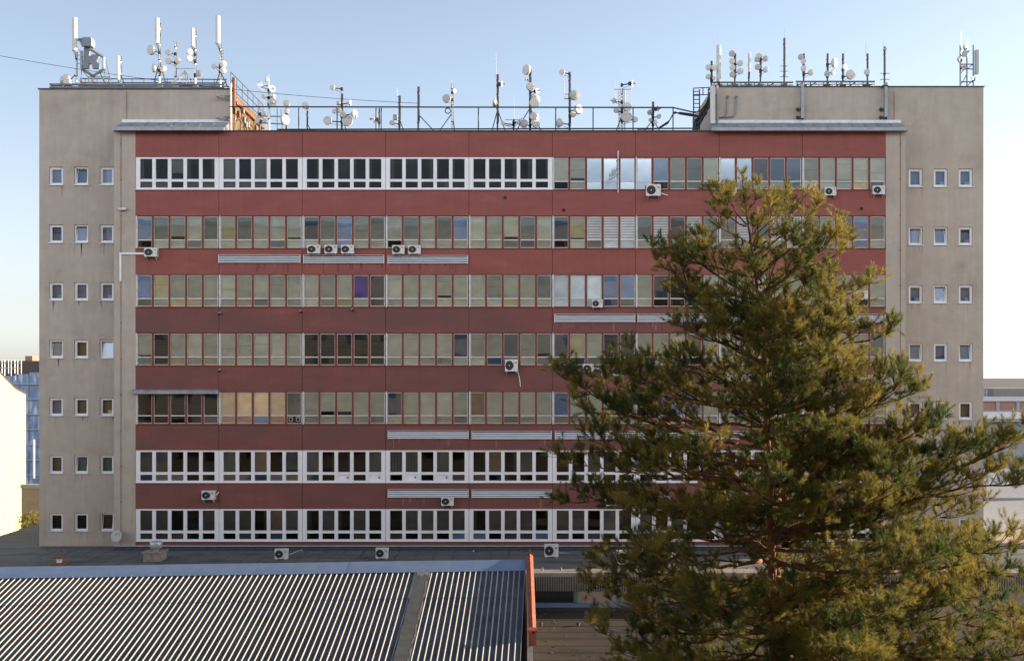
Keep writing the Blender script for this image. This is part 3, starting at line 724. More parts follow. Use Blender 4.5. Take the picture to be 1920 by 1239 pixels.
def mast(px,pt,pb,Y,label,dishes=(),panel=None,whip=None,bars=(),pole_r=.055,brace=None,boxes=(),mt='steel_dark',cat='antenna mast',grp=None,yb=None,coil=None):
    base=W(px,pb,Y); t=thing('antenna_mast',base,label,cat,grp)
    m=MB(); top=W(px,pt,Y); m.tube(base,top,pole_r,8)
    n=max(2,int((top.z-base.z)/.8))
    for k in range(n):
        q=base.lerp(top,(k+.6)/n); m.tube(q+Vector((pole_r+.012,-.01,0)),base.lerp(top,min(1,(k+1.5)/n))+Vector((pole_r+.016,-.02,0)),.014,4,1)
        m.tube(q-Vector((0,0,.03)),q+Vector((0,0,.03)),pole_r+.02,8,1)
    m.box(base.x-.16,base.x+.16,base.y-.16,base.y+.16,base.z-.03,base.z+.03)
    m.build('pole',[M[mt],M['cable']],t)
    for dx,dy,r,*k in dishes:
        kind = k[1] if len(k)>1 else 'd'; az = k[0] if k else 0
        sc=(Y+60)/F; off=-.30 if abs(dx-px)<r*1.2 else -.12
        c_=W(dx,dy,Y); c_.y+=off-.25; dish(t,c_,r*sc*1.0,az,kind,(base.x,base.y), 'offwhite' if random.random()<.25 else 'white')
    if panel:
        pa,pz0,pz1,w,*k=panel; c0=W(pa,pz1,Y); c1=W(pa,pz0,Y); hw_=w/2*(Y+60)/F; m=MB()
        prof=[(-hw_,.02),(-hw_*.8,-.08),(-hw_*.3,-.13),(hw_*.3,-.13),(hw_*.8,-.08),(hw_,.02)]
        yy=base.y-.10-(.1 if abs(pa-px)<w else 0)
        P0=[(c0.x+a,yy+b,c0.z) for a,b in prof]; P1=[(c1.x+a,yy+b,c1.z) for a,b in prof]
        for i in range(6):
            j=(i+1)%6; m.face([P0[i],P0[j],P1[j],P1[i]])
        m.face(P0[::-1]); m.face(P1)
        for q in (.12,.88):
            z=c0.z+(c1.z-c0.z)*q; m.tube((c0.x,yy,z),(base.x,base.y,z),.03,6,1)
        for q in (-.4,0,.4): m.tube((c0.x+hw_*q,yy-.04,c0.z),(base.x+.03,base.y-.05,c0.z-.5),.012,4,1)
        m.build('panel_antenna',[M['white'],M['steel_dark']],t)
    if whip:
        wx,w0,w1=whip; m=MB(); m.tube(W(wx,w1,Y),W(wx,w0,Y),.016,5,0,.008); 
        if abs(wx-px)>2: m.tube(W(wx,w1,Y),W(px,w1,Y),.02,5)
        m.build('whip',M['galv'],t)
    for xa,xb,y_ in bars:
        m=MB(); m.tube(W(xa,y_,Y),W(xb,y_,Y),.022,5); m.build('crossbar',M['galv'],t)
    for bx,by,w,h,*k in boxes:
        c_=W(bx,by,Y); sc=(Y+60)/F; m=MB(); m.box(c_.x-w*sc/2,c_.x+w*sc/2,c_.y-.35,c_.y-.10,c_.z-h*sc/2,c_.z+h*sc/2); m.tube(c_+Vector((0,-.1,0)),Vector((base.x,base.y,c_.z)),.03,6,1)
        m.build('radio_box',[M['offwhite'],M['steel_dark']],t)
    if brace:
        for ex,dy in brace:
            m=MB(); q=base.lerp(top,.38); e=W(ex,pb,Y); e.y+=dy; m.tube(q,e,.03,5); m.build('brace',M['steel_dark'],t)
    if coil:
        c_=W(*coil,Y); m=MB(); pts=[c_+Vector((.16*math.cos(q/10*2*math.pi),-.12,.16*math.sin(q/10*2*math.pi))) for q in range(11)]; m.path(pts,.03,5); m.build('cable_coil',M['cable'],t)
    return t
GL='antenna masts on the left tower roof'; GM='antenna masts along the main roof'; GR='antenna masts on the right tower roof'
yl=3.0; pb=Z(160,yl)
mast(143,98,163,yl,'tall mast with white panel antenna rising behind the letter sign','',panel=(142.5,36,98,9),brace=[(120,0)],mt='galv',grp=GL,bars=[(143,152,95),(143,155,104),(143,155,112),(143,155,120)])
mast(226,104,160,yl,'short mast with slim cream panel antenna between letter sign and cable mast','',panel=(224.5,108,152,5),brace=[(234,0)],mt='galv',grp=GL)
mast(299,40,161,yl,'mast with panel antenna and three dishes where the overhead cable passes',[(288,99,9.5,-35),(293,133,8,-62),(310,133,6.5,30)],panel=(296.5,37,85,8),brace=[(312,0),(288,0)],mt='galv',grp=GL)
mast(329,78,161,yl,'plain topped mast with three dishes at the left end of the fan-braced crossbar',[(319,102,6,-15),(319,118,6,-15),(337,117,6,18)],mt='galv',grp=GL,bars=[(325,333,79)])
mast(366,56,161,yl,'mast with slim panel antenna and two dishes above one low dish to its right',[(362,103,5.5,40),(361,115,5.5,40),(377,141,6,15)],panel=(363,56,90,6),mt='galv',grp=GL,bars=[(329,366,129)])
mast(413,80,167,yl-1,'mast with panel antenna and stepping pegs at the left tower inner corner',[(404,128,5,-25),(422,124,6.5,25),(422,135.5,6,25)],panel=(410,33,85,9),brace=[(402,0),(424,1)],mt='galv',grp=GL,bars=[(411,420,96),(411,420,101),(411,420,107),(411,420,112)])
# drum pair
t=thing('dish_antenna',W(120,163,yl),'two stubby drum dishes and a white box at the far left roof corner','antenna')
for c_,r,az in ((W(114.5,151,yl),8,-70),(W(123,147,yl-.2),8,-20)): dish(t,c_,r*.0315,az,'d',(W(119,150,yl).x,yl+.1))
m=MB(); m.tube(W(119,163,yl),W(119,140,yl),.05); m.build('pole',M['galv'],t)
m=MB(); p=W(127,154,yl-.3); m.box(p.x-.18,p.x+.18,p.y-.2,p.y+.1,p.z-.2,p.z+.12); m.build('radio_box',M['white'],t)
# letter sign: a lowercase k over an open diamond frame
t=thing('letter_sign',W(178,162,yl+.4),'blue-grey lowercase k sign in an angular steel frame','sign'); YS=yl+.4
def poly(pts): return [(W(a,b,YS).x,W(a,b,YS).z) for a,b in pts][::-1]
m=MB(); m.prism(poly([(160,92),(170,92),(169,109),(176,104.5),(187.5,105),(182.5,117),(187.5,121),(187,130.5),(176,130.5),(175,122),(169,121.5),(169,130.5),(158.5,130.5)]),YS-.22,YS)
m.build('letter',M['signblue'],t)
m=MB(); m.prism(poly([(162,75.5),(177,75.5),(178.5,83),(178,91.5),(161,91.5)]),YS-.55,YS+.0); 
for k in range(4): m.box(W(152+k*2,0,YS).x,W(162,0,YS).x,YS-.4,YS-.3,Z(77+k*4.2,YS)-.05,Z(77+k*4.2,YS)+.04)
m.tube(W(145,75.8,YS),W(178,75.8,YS),.05); m.build('header_block',M['signblue'],t)
m=MB()
fr=[(170,93),(195,108),(195,130),(174.5,143),(153,129),(153,96)]
for a,b in zip(fr[:-1],fr[1:]): m.tube(W(*a,YS-.15),W(*b,YS-.15),.085,4)
m.build('sign_frame',M['zinc'],t)
m=MB()
for a,b in (((197,108),(207,150)),((153,130),(166,146)),((166,145),(207,145)),((166,146),(166,162)),((188,138),(200,160)),((197,130),(197,145)),((207,145),(207,162)),((153,130),(153,162)),((176,143),(176,162)),((186,131),(199,160))): m.tube(W(*a,YS),W(*b,YS),.03,5)
for k in range(3): m.tube(W(150+k*22,151,YS-.6),W(162+k*22,162,YS+.5),.045,5,1)
m.build('support_frame',[M['steel'],M['rust']],t)
# roof-edge railings on the left tower
def rail(name,label,pts,posts,Y,r=.03,mt='steel_dark',grp='roof railings'):
    t=thing(name,W(*pts[0][0],Y),label,'railing',grp)
    for seg in pts:
        m=MB(); m.path([W(*p,Y) for p in seg],r,6); m.build('rail',M[mt],t)
    for px,a,b in posts:
        m=MB(); m.tube(W(px,b,Y),W(px,a,Y),r*.85,5); m.build('post',M[mt],t)
    return t
rail('roof_railing','low dark railing along the left tower roof edge',[[(150,148),(425,149.5)],[(150,155),(425,156)],[(95,161.5),(430,162.5)]],[(160+22*k,148,163) for k in range(13)],yl+.5)
m=MB(); 
for dz in (158.5,164.5): m.tube(W(93,dz,1.7),W(421,dz+.6,1.7),.06,6)
o=m.build('conduit_run',M['zinc']); tag(o,'grey twin conduits laid along the left tower roof edge','conduit')
# fan braced frame between two masts
t=thing('fan_brace',W(347,162,yl),'fan of thin struts under the crossbar between two left roof masts','bracket')
m=MB()
for k in (318,330,342,350,358,370): m.tube(W(347,132,yl+.1),W(k,161,yl+.1),.028,5)
m.build('strut',M['galv'],t); m=MB(); m.tube(W(329,161,yl+.15),W(372,161,yl+.15),.04,5); m.build('base_bar',M['steel_dark'],t)
# corner stuff beside left penthouse (sunlit side wall)
cxp=PHX_L
t=thing('side_railing',(cxp,TY,TOPZ_L),'dark railing receding along the left penthouse side','railing','roof railings')
for h in (1.0,.55,.1):
    m=MB(); m.tube((cxp+.05,TY,TOPZ_L+h),(cxp+.05,TY+PD,TOPZ_L+h),.025,5); m.build('rail',M['steel_dark'],t)
for k in range(7):
    m=MB(); m.tube((cxp+.05,TY+PD*k/6,TOPZ_L+.0),(cxp+.05,TY+PD*k/6,TOPZ_L+1.0),.022,5); m.build('post',M['steel_dark'],t)
t=thing('rust_pipe',(cxp+.15,TY+.5,TOPZ_L-2),'rusty vent pipes strapped along the sunlit penthouse side','pipe')
m=MB(); m.tube((cxp+.16,TY+.25,TOPZ_L-1.0),(cxp+.16,TY+.25,TOPZ_L+.75),.10,8); m.build('riser',M['rust'],t)
m=MB(); m.tube((cxp+.14,TY+.3,TOPZ_L-.45),(cxp+.14,TY+7.4,TOPZ_L-.55),.10,8); m.build('run',M['rust'],t)
for k in (0,1):
    m=MB(); zz=Z(182.5 if k==0 else 222,TY-.1); x0=X(409,TY)
    m.path([(x0,TY-.45,zz),(cxp+.05,TY-.05,zz+.08)],.04,5); m.path([(x0,TY-.45,zz-.02),(cxp+.05,TY-.05,zz-.14)],.04,5); m.tube((x0,TY,zz),(x0,TY-.5,zz),.03,5)
    o=m.build('wall_bracket',M['steel']); tag(o,'upper triangular steel bracket at the left penthouse corner' if k==0 else 'lower triangular steel bracket at the left penthouse corner','bracket','brackets at the left penthouse corner')
m=MB(); m.tube((cxp+.08,TY-.1,ROOFZ),(cxp+.08,TY-.1,TOPZ_L+.3),.055,8); o=m.build('corner_pole',M['galv']); tag(o,'pale vertical pipe up the left penthouse corner','pole')
for k,(px,py,Y,w,h) in enumerate(((449,233,3.0,13,20),(463,231,5.2,11,16))):
    p=W(px,py,Y); t=thing('rooftop_unit',(p.x,Y,ROOFZ-.1),('cream ' if k==0 else 'smaller second ')+'cabinet unit on the roof beside the left penthouse wall','cabinet'); sc=(Y+60)/F
    m=MB(); m.box(p.x-w*sc/2,p.x+w*sc/2,Y-.3,Y+.3,ROOFZ-.11,ROOFZ+h*sc); m.build('casing',M['acwhite'],t)
    m=MB(); m.box(p.x+w*sc/2,p.x+w*sc/2+.01,Y-.25,Y+.25,ROOFZ+.15,ROOFZ+h*sc-.1); m.build('grille',M['darkgrey'],t)
p=W(437,222,2.5); t=thing('dish_antenna',p,'small grey dish in front of the sunlit penthouse wall','antenna'); dish(t,p,.16,0,'d',(p.x+.1,p.y+.3)); 
m=MB(); m.tube((p.x+.1,p.y+.3,ROOFZ-.1),(p.x+.1,p.y+.3,p.z+.2),.03); m.build('pole',M['steel'],t)
# main roof railing
ym=.35
t=rail('roof_railing','long dark pipe railing along the central roof edge',[[(432,200.5),(1262,202)],[(520,243),(1300,241)],[(1262,202),(1305,212)]],[(715,203,246),(705,203,246),(897,203,246),(1042,203,246),(1112,203,246),(1187,203,246),(1262,203,246),(560,203,246),(632,203,246)],ym,.042)
y1=1.6; BB=247
mast(504,170,BB,y1,'thin mast with a mesh dish, a cone and small dishes near the left penthouse',[(497,184,4,10),(513,170,6.5,40,'p'),(514,196,8,15,'p'),(517,184,4,60)],grp=GM,mt='galv',bars=[(504,514,170),(504,514,196)],whip=(504,140,172))
t=thing('mesh_dish',W(491,172,y1),'see-through wire mesh dish left of the thin mast','antenna'); c_=W(491,163,y1); a=axis(70,5); m=MB()
u_=a.cross(Vector((0,0,1))).normalized(); v_=a.cross(u_)
for k in range(-5,6):
    hlen=math.sqrt(max(0,.36**2-(k*.068)**2)); m.path([c_+u_*k*.068*0.9+v_*(s_*hlen/3)-a*(.12-.5*((k*.068)**2+(s_*hlen/3)**2)) for s_ in range(-3,4)],.006,4)
m.build('mesh',M['galv'],t); m=MB(); m.tube(c_,c_+a*.45,.02); m.tube(c_-a*.1,W(503,168,y1),.02); m.build('feed',M['steel_dark'],t)
t=thing('cone_antenna',W(501,152,y1),'small white cone horn on top of the thin mast','antenna'); dish(t,W(501,150,y1),.16,-60,'c',None); m=MB(); m.tube(W(504,170,y1),W(503,152,y1),.02); m.build('pole',M['galv'],t)
mast(537,197,BB,y1,'short mast with two drums and one tall oval dish beside the pipe frame',[(541,198,6.5,10),(542,212,5,25),(539,229,9,55)],grp=GM)
t=thing('pipe_frame',W(512,246,y1+.6),'open frame of dark pipes with small dishes behind the thin mast','frame')
for a,b in (((488,218),(536,219)),((488,231),(536,233)),((488,193),(488,246)),((520,202),(520,246)),((527,205),(530,246)),((484,205),(484,235))):
    m=MB(); m.tube(W(*a,y1+.6),W(*b,y1+.6),.035,6); m.build('pipe',M['steel'],t)
for a,r in (((482,227),5),((494,213),4.5),((496,226),4)): dish(t,W(*a,y1+.4),r*.031,random.choice((-20,15)),'d',(W(488,0,y1+.6).x,y1+.6))
mast(576,208,BB,y1,'short post carrying one fat drum dish just above the railing',[(576,202,6.5,15)],grp=GM,brace=[(584,0)],pole_r=.04)
mast(641,176,BB,y1,'crowded dark mast with a side arm and nine dishes',[(616,229,8,-10),(628,212,4.5,-40),(637.5,210,6,10),(646.5,219,5.5,25),(653,229,10,5),(664,217,8.5,60,'c'),(659,196,5,75),(625,167.5,5,-25)],grp=GM,boxes=[(636,196,6,6)],brace=[(650,0)])
m_=mast(711,203,BB,y1,'short dark post with a side-on pointed dish',[(704,228,8,-80,'p')],grp=GM,pole_r=.035)
mast(749,180,BB,y1,'slim mast with a square panel and small dish low down',[(736,233,5,-25)],grp=GM,boxes=[(742,222,8,9)],whip=(745,165,182),brace=[(757,0)],pole_r=.06)
mast(784.5,163,BB,y1,'bare straight mast with long diagonal braces',(),grp=GM,brace=[(815,0)],pole_r=.06)
mast(848,155,BB,y1,'mast with one grey dish left and a coiled cable',[(838,188,8,-10),(853,174,4,50)],grp=GM,brace=[(823,0),(853,0)],whip=(846,150,165),coil=(840,209),mt='galv')
mast(933,140,BB,y1,'mast with a long thin whip and a boxy radio at rail height',[(941,161,5,70,'p'),(930,196,6,70)],grp=GM,whip=(930,98,145),brace=[(922,0),(948,0)],boxes=[(927,197,6,9)])
mast(994,130,BB,y1,'tallest central mast stacked with ten white dishes',[(986,136,9.5,-50),(995,167,8,25),(1007,174,5,45,'p'),(1005,189,8.5,30),(1002,198,9,25),(1000,222,7,20),(1005,235,7.5,30),(983,236,8,-10,'c'),(1007,222,5.5,60),(985,152,2.5,-60)],grp=GM,brace=[(967,0),(1015,0)],pole_r=.065)
mast(963,224,BB,y1,'low frame with a horizontal arm and small round dish',[(943,234,4,-30),(972,233,6,60,'c'),(979,230,5,70)],grp=GM,bars=[(947,978,225),(947,963,236)],pole_r=.04,whip=(964,183,225))
mast(1068,142,BB,y1,'mast with a square offset bracket and upright side rod',[(1077,183,9.5,20),(1085,208,9,45),(1075,218,6,30),(1051,234,9,-55,'c'),(1053,139,5.5,-20)],grp=GM,whip=(1058,137,185),bars=[(1058,1068,177),(1058,1068,186)],pole_r=.06)
t=mast(1166,166,BB,y1,'white lattice mast with a T-shaped top and three whips',[(1184,160,6.5,75,'p'),(1150,192,5.5,-60,'p'),(1175,205,8.5,30),(1173.5,223.5,10,5),(1154,210,5,-20),(1190,227,5.5,15)],grp=GM,bars=[(1152,1183,168)],whip=(1166,128,167),brace=[(1155,0)],mt='galv',pole_r=.03)
m=MB()
for k in (1160.5,1171.5): m.tube(W(k,246,y1),W(k,168,y1),.03,5)
for k in range(13): a=168+k*6; m.tube(W(1160.5,a,y1),W(1171.5,a+6,y1),.015,4); m.tube(W(1171.5,a,y1),W(1160.5,a+6,y1),.015,4)
m.build('lattice',M['white'],t)
for wx,a,b in ((1152,152,196),(1182,152,203)): m=MB(); m.tube(W(wx,b,y1),W(wx,a,y1),.022,5); m.build('whip',M['galv'],t)
mast(1224,191,BB,y1,'tripod mast with five little dishes near the cable bundle',[(1217,214,5.5,-40,'p'),(1232,207,5,50,'p'),(1234,221,4.5,10),(1227,234,4,0),(1218,228,3.5,-20)],grp=GM,brace=[(1207,0),(1238,0)],pole_r=.05)
# right penthouse corner: ladder, cable bundle, pipes
t=thing('roof_ladder',(X(1306,2.2),2.2,ROOFZ),'dark caged ladder up the right penthouse side','ladder')
for px in (1300.5,1311.5): m=MB(); m.path([W(px,246,2.2),W(px,168,2.2)],.04,5); m.build('stile',M['steel_dark'],t)
for k in range(10): m=MB(); m.tube(W(1300.5,172+k*7.5,2.2),W(1311.5,172+k*7.5,2.2),.028,5); m.build('rung',M['steel_dark'],t)
for a,b in (((1300,166),(1336,164)),((1302,178),(1336,178)),((1300,166),(1300,180)),((1318,164),(1318,179)),((1328,164),(1328,179))): m=MB(); m.tube(W(*a,2.1),W(*b,2.1),.03,5); m.build('cage_rail',M['steel_dark'],t)
t=thing('cable_bundle',W(1316,246,1.3),'thick black cable bundle climbing over the right roof corner','cables')
m=MB()
for k in range(26):
    a=random.random(); j=lambda s:random.uniform(-s,s)
    m.path([W(1303+j(5),246,1.2+j(.3)),W(1310+j(6),228+j(5),1.2+j(.3)),W(1320+j(7),212+j(6),1.3+j(.3)),W(1328+j(4),196+j(8),1.3+j(.2)),W(1333+j(3),180+j(8),1.35+j(.1))],.06,5,0)
m.build('cable',M['cable'],t); 
m=MB()
for k in range(7):
    d=k*1.2; m.path([W(1195+d*4,243,1),W(1235,242-d*.3,1),W(1252+d*.5,232-d*.8,1),W(1262+d*.4,214-d*.6,1),W(1275,211+d*.5,1),W(1298,214+d*.6,1.1),W(1315,220,1.2)],.03,5)
m.build('loose_run',M['cable'],t)
t=thing('corner_antenna',W(1336,236,.9),'long cream panel antenna fixed down the right penthouse corner','antenna')
m=MB(); p0=W(1336.5,233,.9); p1=W(1336.5,162,.9); m.box(p0.x-.16,p0.x+.10,.75,.9,p0.z,p1.z); m.build('panel_antenna',M['white'],t)
m=MB(); m.tube(W(1345,236,1.2),W(1345,160,1.2),.06); m.tube(W(1345,225,1.2),W(1338,225,.9),.03); m.tube(W(1345,178,1.2),W(1338,178,.9),.03); m.build('pole',M['steel'],t)
for k,(px,pt) in enumerate(((1364.5,181),(1380.5,181.5))):
    m=MB(); m.path([W(1348,221,TY-.06),W(px-6,219.5-k*.1,TY-.06),W(px-1.5,212,TY-.06),W(px-1.2,195,TY-.06),W(px,188,TY-.06),W(px,pt,TY-.06)],.035,6)
    m.lathe(W(px,pt+1,TY-.07),(0,-.4,1),[(-.1,.05),(.06,.07),(.06,0)],8); o=m.build('wall_conduit',M['steel']); tag(o,('first' if k==0 else 'second')+' curved conduit from the right penthouse corner pole','conduit','curved conduits on the right penthouse wall')
# right tower masts
yr=2.2; PBR=160
mast(1334,115,168,yr,'dark mast with three small dishes left of the big white panel',[(1326,130,5.5,-25),(1336,132,5.5,20),(1325,147,5,-50),(1336,152,3.5,20)],grp=GR)
mast(1348,92,PBR,yr,'big upright white panel antenna on the right roof corner','',panel=(1346.5,88,156,8.5),whip=(1345.5,66,90),grp=GR)
mast(1378,103,PBR,yr,'mast with four dishes down its left and two on its right',[(1370,104,5.5,-5),(1370.5,118,5.5,-5),(1371,130,5.5,-5),(1371,143,5.5,-5),(1386,122,5.5,12),(1386,137,6,12)],grp=GR)
mast(1404,112,PBR,yr,'slim single panel mast between two dish masts','',panel=(1403.5,102,138,4.5),grp=GR,pole_r=.045)
mast(1426,103,PBR,yr,'mast with two dishes each side above the truss rail',[(1419.5,108.5,5,-10),(1433,113.5,5.5,12),(1418,129,5.5,-10),(1433.5,134,5.5,12)],grp=GR,boxes=[(1418,114,8,7)])
mast(1470.5,72,PBR,yr,'tall bare pole with three short crossbars and a whip',(),grp=GR,whip=(1471.5,48,76),bars=[(1463,1477,124.5),(1463,1477,134),(1462,1478,144.5)])
mast(1507,101,PBR,yr,'mast with three dishes left and one lower right',[(1498.5,110.5,5.5,-8),(1502,120.5,5,-15),(1502,133.5,5.5,-20),(1517.5,139.5,5.5,10)],grp=GR)
mast(1551.5,101,PBR,yr,'mast carrying one bright tall oval dish',[(1562.5,122,8.5,48),(1546,143.5,5.5,-12),(1559,139,5,30)],grp=GR)
mast(1580.5,101,PBR,yr,'mast with the largest round drum dish low on its right',[(1579,131,5.5,35),(1590.5,145,9,15)],grp=GR)
mast(1626.5,101,PBR,yr,'mast with one dish on its left near the truss end',[(1620,140,5.5,-5)],grp=GR,whip=(1623.5,80,105))
mast(1658.5,88,162,TY-.25,'tall wall-fixed mast with a little wind sensor on top',(),grp=GR,whip=(1656.5,78,90),bars=[(1650,1668,138),(1650,1668,149.5)],boxes=[(1656.5,95,4,4)])
for px,a,b in ((1502,163,224),(1657.5,161,222)):
    t=thing('wall_post',W(px,b,TY),('left' if px<1600 else 'right')+' grey steel post bracketed to the right penthouse wall','post','steel posts on the right penthouse wall')
    m=MB(); m.box(X(px,TY)-.085,X(px,TY)+.085,TY-.36,TY-.2,Z(b,TY),Z(a-3,TY)); m.build('post_tube',M['zinc'],t)
    for q in (206,221):
        m=MB(); m.box(X(px-11,TY),X(px+4,TY),TY-.19,TY-.12,Z(q,TY)-.04,Z(q,TY)+.04); m.box(X(px-8,TY),X(px-6,TY),TY-.12,TY-.001,Z(q,TY)-.1,Z(q,TY)+.1); m.box(X(px+3,TY),X(px+4.5,TY),TY-.12,TY-.001,Z(q,TY)-.1,Z(q,TY)+.1); m.build('bracket',M['steel_dark'],t)
def truss(xa,xb,yt,yb,Y,label):
    t=thing('truss_rail',W(xa,yb,Y),label,'truss','truss rails on the right tower roof')
    m=MB()
    m.tube(W(xa,yt,Y),W(xb,yt,Y),.055,6); m.tube(W(xa,yt+5,Y),W(xb,yt+5,Y),.03,6); m.build('chord',M['steel'],t)
    m=MB(); n=int((xb-xa)/22)
    for k in range(n):
        u=xa+(xb-xa)*k/n; v=xa+(xb-xa)*(k+1)/n; mid=(u+v)/2
        m.tube(W(u,yb,Y),W(mid,yt+2,Y),.028,5); m.tube(W(v,yb,Y+.5),W(mid,yt+2,Y),.028,5); m.tube(W(u+3,yb,Y),W(u+3,yt,Y),.028,5)
    m.build('web',M['steel_dark'],t)
truss(1336,1487,155,165,yr-.15,'left dark truss rail carrying the right roof masts'); truss(1492,1640,153.5,163,yr-.15,'right dark truss rail carrying the right roof masts')
t=thing('lattice_tower',W(1818,162,3.5),'small lattice tower with mixed dishes at the far right roof corner','antenna mast'); YT=3.5
for px in (1800.5,1813,1825): m=MB(); m.tube(W(px,163,YT),W(px,85 if px!=1813 else 105,YT),.045,5); m.build('leg',M['steel'],t)
m=MB()
for q in (121,130,154): m.tube(W(1800.5,q,YT),W(1825,q,YT),.035,5)
for a,b in (((1800,162),(1813,140)),((1813,162),(1825,150)),((1800,140),(1813,122)),((1813,130),(1824,121))): m.tube(W(*a,YT),W(*b,YT),.025,5)
m.build('lattice',M['steel_dark'],t)
for a,r,az,k in (((1799,111.5),5,55,'d'),((1808,88),4,20,'c'),((1806,126),5,10,'p'),((1824,147),3,40,'d')): dish(t,W(*a,YT-.25),r*.032,az,k,(W(a[0]+2,0,YT).x,YT))
m=MB(); p=W(1809,101,YT-.3); m.hexa([(p.x+x+(.1 if z>0 else -.1),p.y+y,p.z+z) for z in (-.17,.17) for y in (-.1,.05) for x in (-.17,.17)]); m.build('flat_panel',M['offwhite'],t)
m=MB(); p=W(1830.5,95,YT-.1); q=W(1830.5,140,YT-.1); m.box(p.x-.09,p.x+.09,YT-.25,YT-.05,q.z,p.z); m.tube(W(1825,100,YT),W(1830,100,YT-.1),.03); m.tube(W(1825,138,YT),W(1830,138,YT-.1),.03); m.build('panel_antenna',[M['offwhite']],t)
for px,a in ((1802,60),(1815,75)): m=MB(); m.tube(W(px,110,YT),W(px,a,YT),.01,4); m.build('whip',M['galv'],t)
# satellite dish on pier
p=W(218.5,1005,-.35); t=thing('satellite_dish',W(224,1005,0),'round grey-white satellite dish at the foot of the left beige pier','satellite dish')
a=axis(-15,14); m=MB(); r=.36; m.lathe(p,a,[(-.10,0),(-.08,.2),(.0,r),(.012,r),(-.06,.2),(-.085,0)],24); m.build('reflector',M['offwhite'],t,smooth=True)
u_=a.cross(Vector((0,0,1))).normalized(); v_=u_.cross(a); m=MB()
m.tube(p-a*.1,Vector((p.x+.15,-.001,p.z-.05)),.03); m.build('mount',M['steel_dark'],t)
m=MB()
for k in range(6): q=p+a*(-.035)+v_*.12+u_*(-.13+k*.05); m.hexa([tuple(q+u_*x+v_*(z+x*.1)+a*y) for z in (-.02,.02) for y in (0,.004) for x in (-.018,.018)])
m.build('printed_mark',M['steel'],t)
# overhead cable
m=MB(); A_=W(-120,82,1.2); B_=W(784,194,1.6); n=40
m.path([A_.lerp(B_,k/n)-Vector((0,0,.55*4*(k/n)*(1-k/n))) for k in range(n+1)],.014,5); o=m.build('overhead_cable',M['cable']); tag(o,'thin black cable slung from the sky at left to the bare roof mast','cable')
# small pipe runs on the flat roof near the wall
hose([(500,1033.5,-.2),(640,1034,-.2),(905,1035,-.25)],.03,'thin grey pipe lying along the wall foot at left','steel','roof_pipe','pipe')
hose([(886,1035,-.4),(888,1031,-.3),(889,1037,-.5),(1022,1038.5,-.8)],.03,'pale pipe run from wall foot to the flat-roof air conditioner','galv','roof_pipe','pipe')
hose([(1048,1036,-.8),(1090,1038,-.7),(1185,1039,-.7)],.04,'pale pipe run right of the flat-roof air conditioner','galv','roof_pipe','pipe')
hose([(538,1041,-2.6),(548,1037,-2),(556,1033,-1),(566,1030,-.3),(566,1035,-.2)],.025,'bent pale pipe from the flat-roof unit near the chimney','galv','roof_pipe','pipe')
# ================================================================== BACKGROUND
t=thing('scaffolded_building',(-62,85,GZ),'distant dark-roofed building wrapped in blue scaffold netting','building'); Y=80
m=MB(); m.box(X(-80,Y),X(150,Y),Y,Y+14,GZ,Z(700,Y)); m.build('wall',M['palewall'],t)
m=MB(); z0=Z(702,Y); m.hexa([(x,y,z) for z,ys in ((z0,(Y-.5,Y+14.5)),(Z(676,Y),(Y+3,Y+11))) for y in ys for x in (X(-80,Y),X(150,Y))]); m.build('roof',M['rooftile'],t)
m=MB()
for k in range(8):
    xx=X(-60+k*25,Y); m.box(xx,X(-60+k*25+24,Y),Y-1.6+.1*(k%2),Y-1.5+.1*(k%2),GZ,Z(704-(k%3)*3,Y))
m.build('scaffold_net',M['net'],t)
m=MB()
for k in range(4):
    for q in range(2): m.tube((X(5+k*12,Y),Y-1.2+q,Z(705,Y)),(X(5+k*12,Y),Y-1.2+q,Z(675,Y)),.06,5)
for py in (680,690): m.tube((X(3,Y),Y-1.2,Z(py,Y)),(X(44,Y),Y-1.2,Z(py,Y)),.06,5)
for k in range(9): m.tube((X(-60,Y),Y-1.75,Z(720+k*28,Y)),(X(140,Y),Y-1.75,Z(720+k*28,Y)),.07,5)
m.build('scaffold',M['galv'],t)
for k in range(2): m=MB(); m.box(X(62-k*55,Y),X(76-k*55,Y),Y+6,Y+8,Z(685,Y),Z(669-k*3,Y)); m.build('chimney',M['brick'],t)
m=MB(); m.tube(W(63.5,896,45),W(63.5,824,45),.10,8); o=m.build('white_mast',M['pvc']); tag(o,'white upright mast between cream house and left tower','pole')
t=thing('garden_wall',W(66,940,20),'low tan wall behind the left tower','wall'); m=MB(); m.box(X(40,20),X(120,20),20,20.4,GZ,Z(915,20)); m.build('panel',M['tan'],t); m=MB(); m.box(X(39,20),X(121,20),19.9,20.5,Z(915,20)+.001,Z(908,20)); m.build('capping',M['palewall'],t)
# shrub
def shrub(name,c,r,n,label):
    t=thing(name,(c.x,c.y,GZ),label,'shrub'); m=MB()
    for k in range(n):
        d=Vector((random.gauss(0,1),random.gauss(0,1),random.gauss(0,1))).normalized()*r*(.5+.6*random.random()); d.z*=.8; p=c+d
        a=Vector((random.uniform(-1,1),random.uniform(-1,1),random.uniform(-.2,1))).normalized(); b=a.cross(Vector((random.random(),random.random(),.3))).normalized()
        s_=.12; m.face([p,p+a*s_+b*s_*.4,p+a*s_*2,p+a*s_-b*s_*.4])
    m.build('foliage',M['needle'],t); m=MB(); m.tube((c.x,c.y,GZ),c,.08); m.build('stem',M['bark'],t)
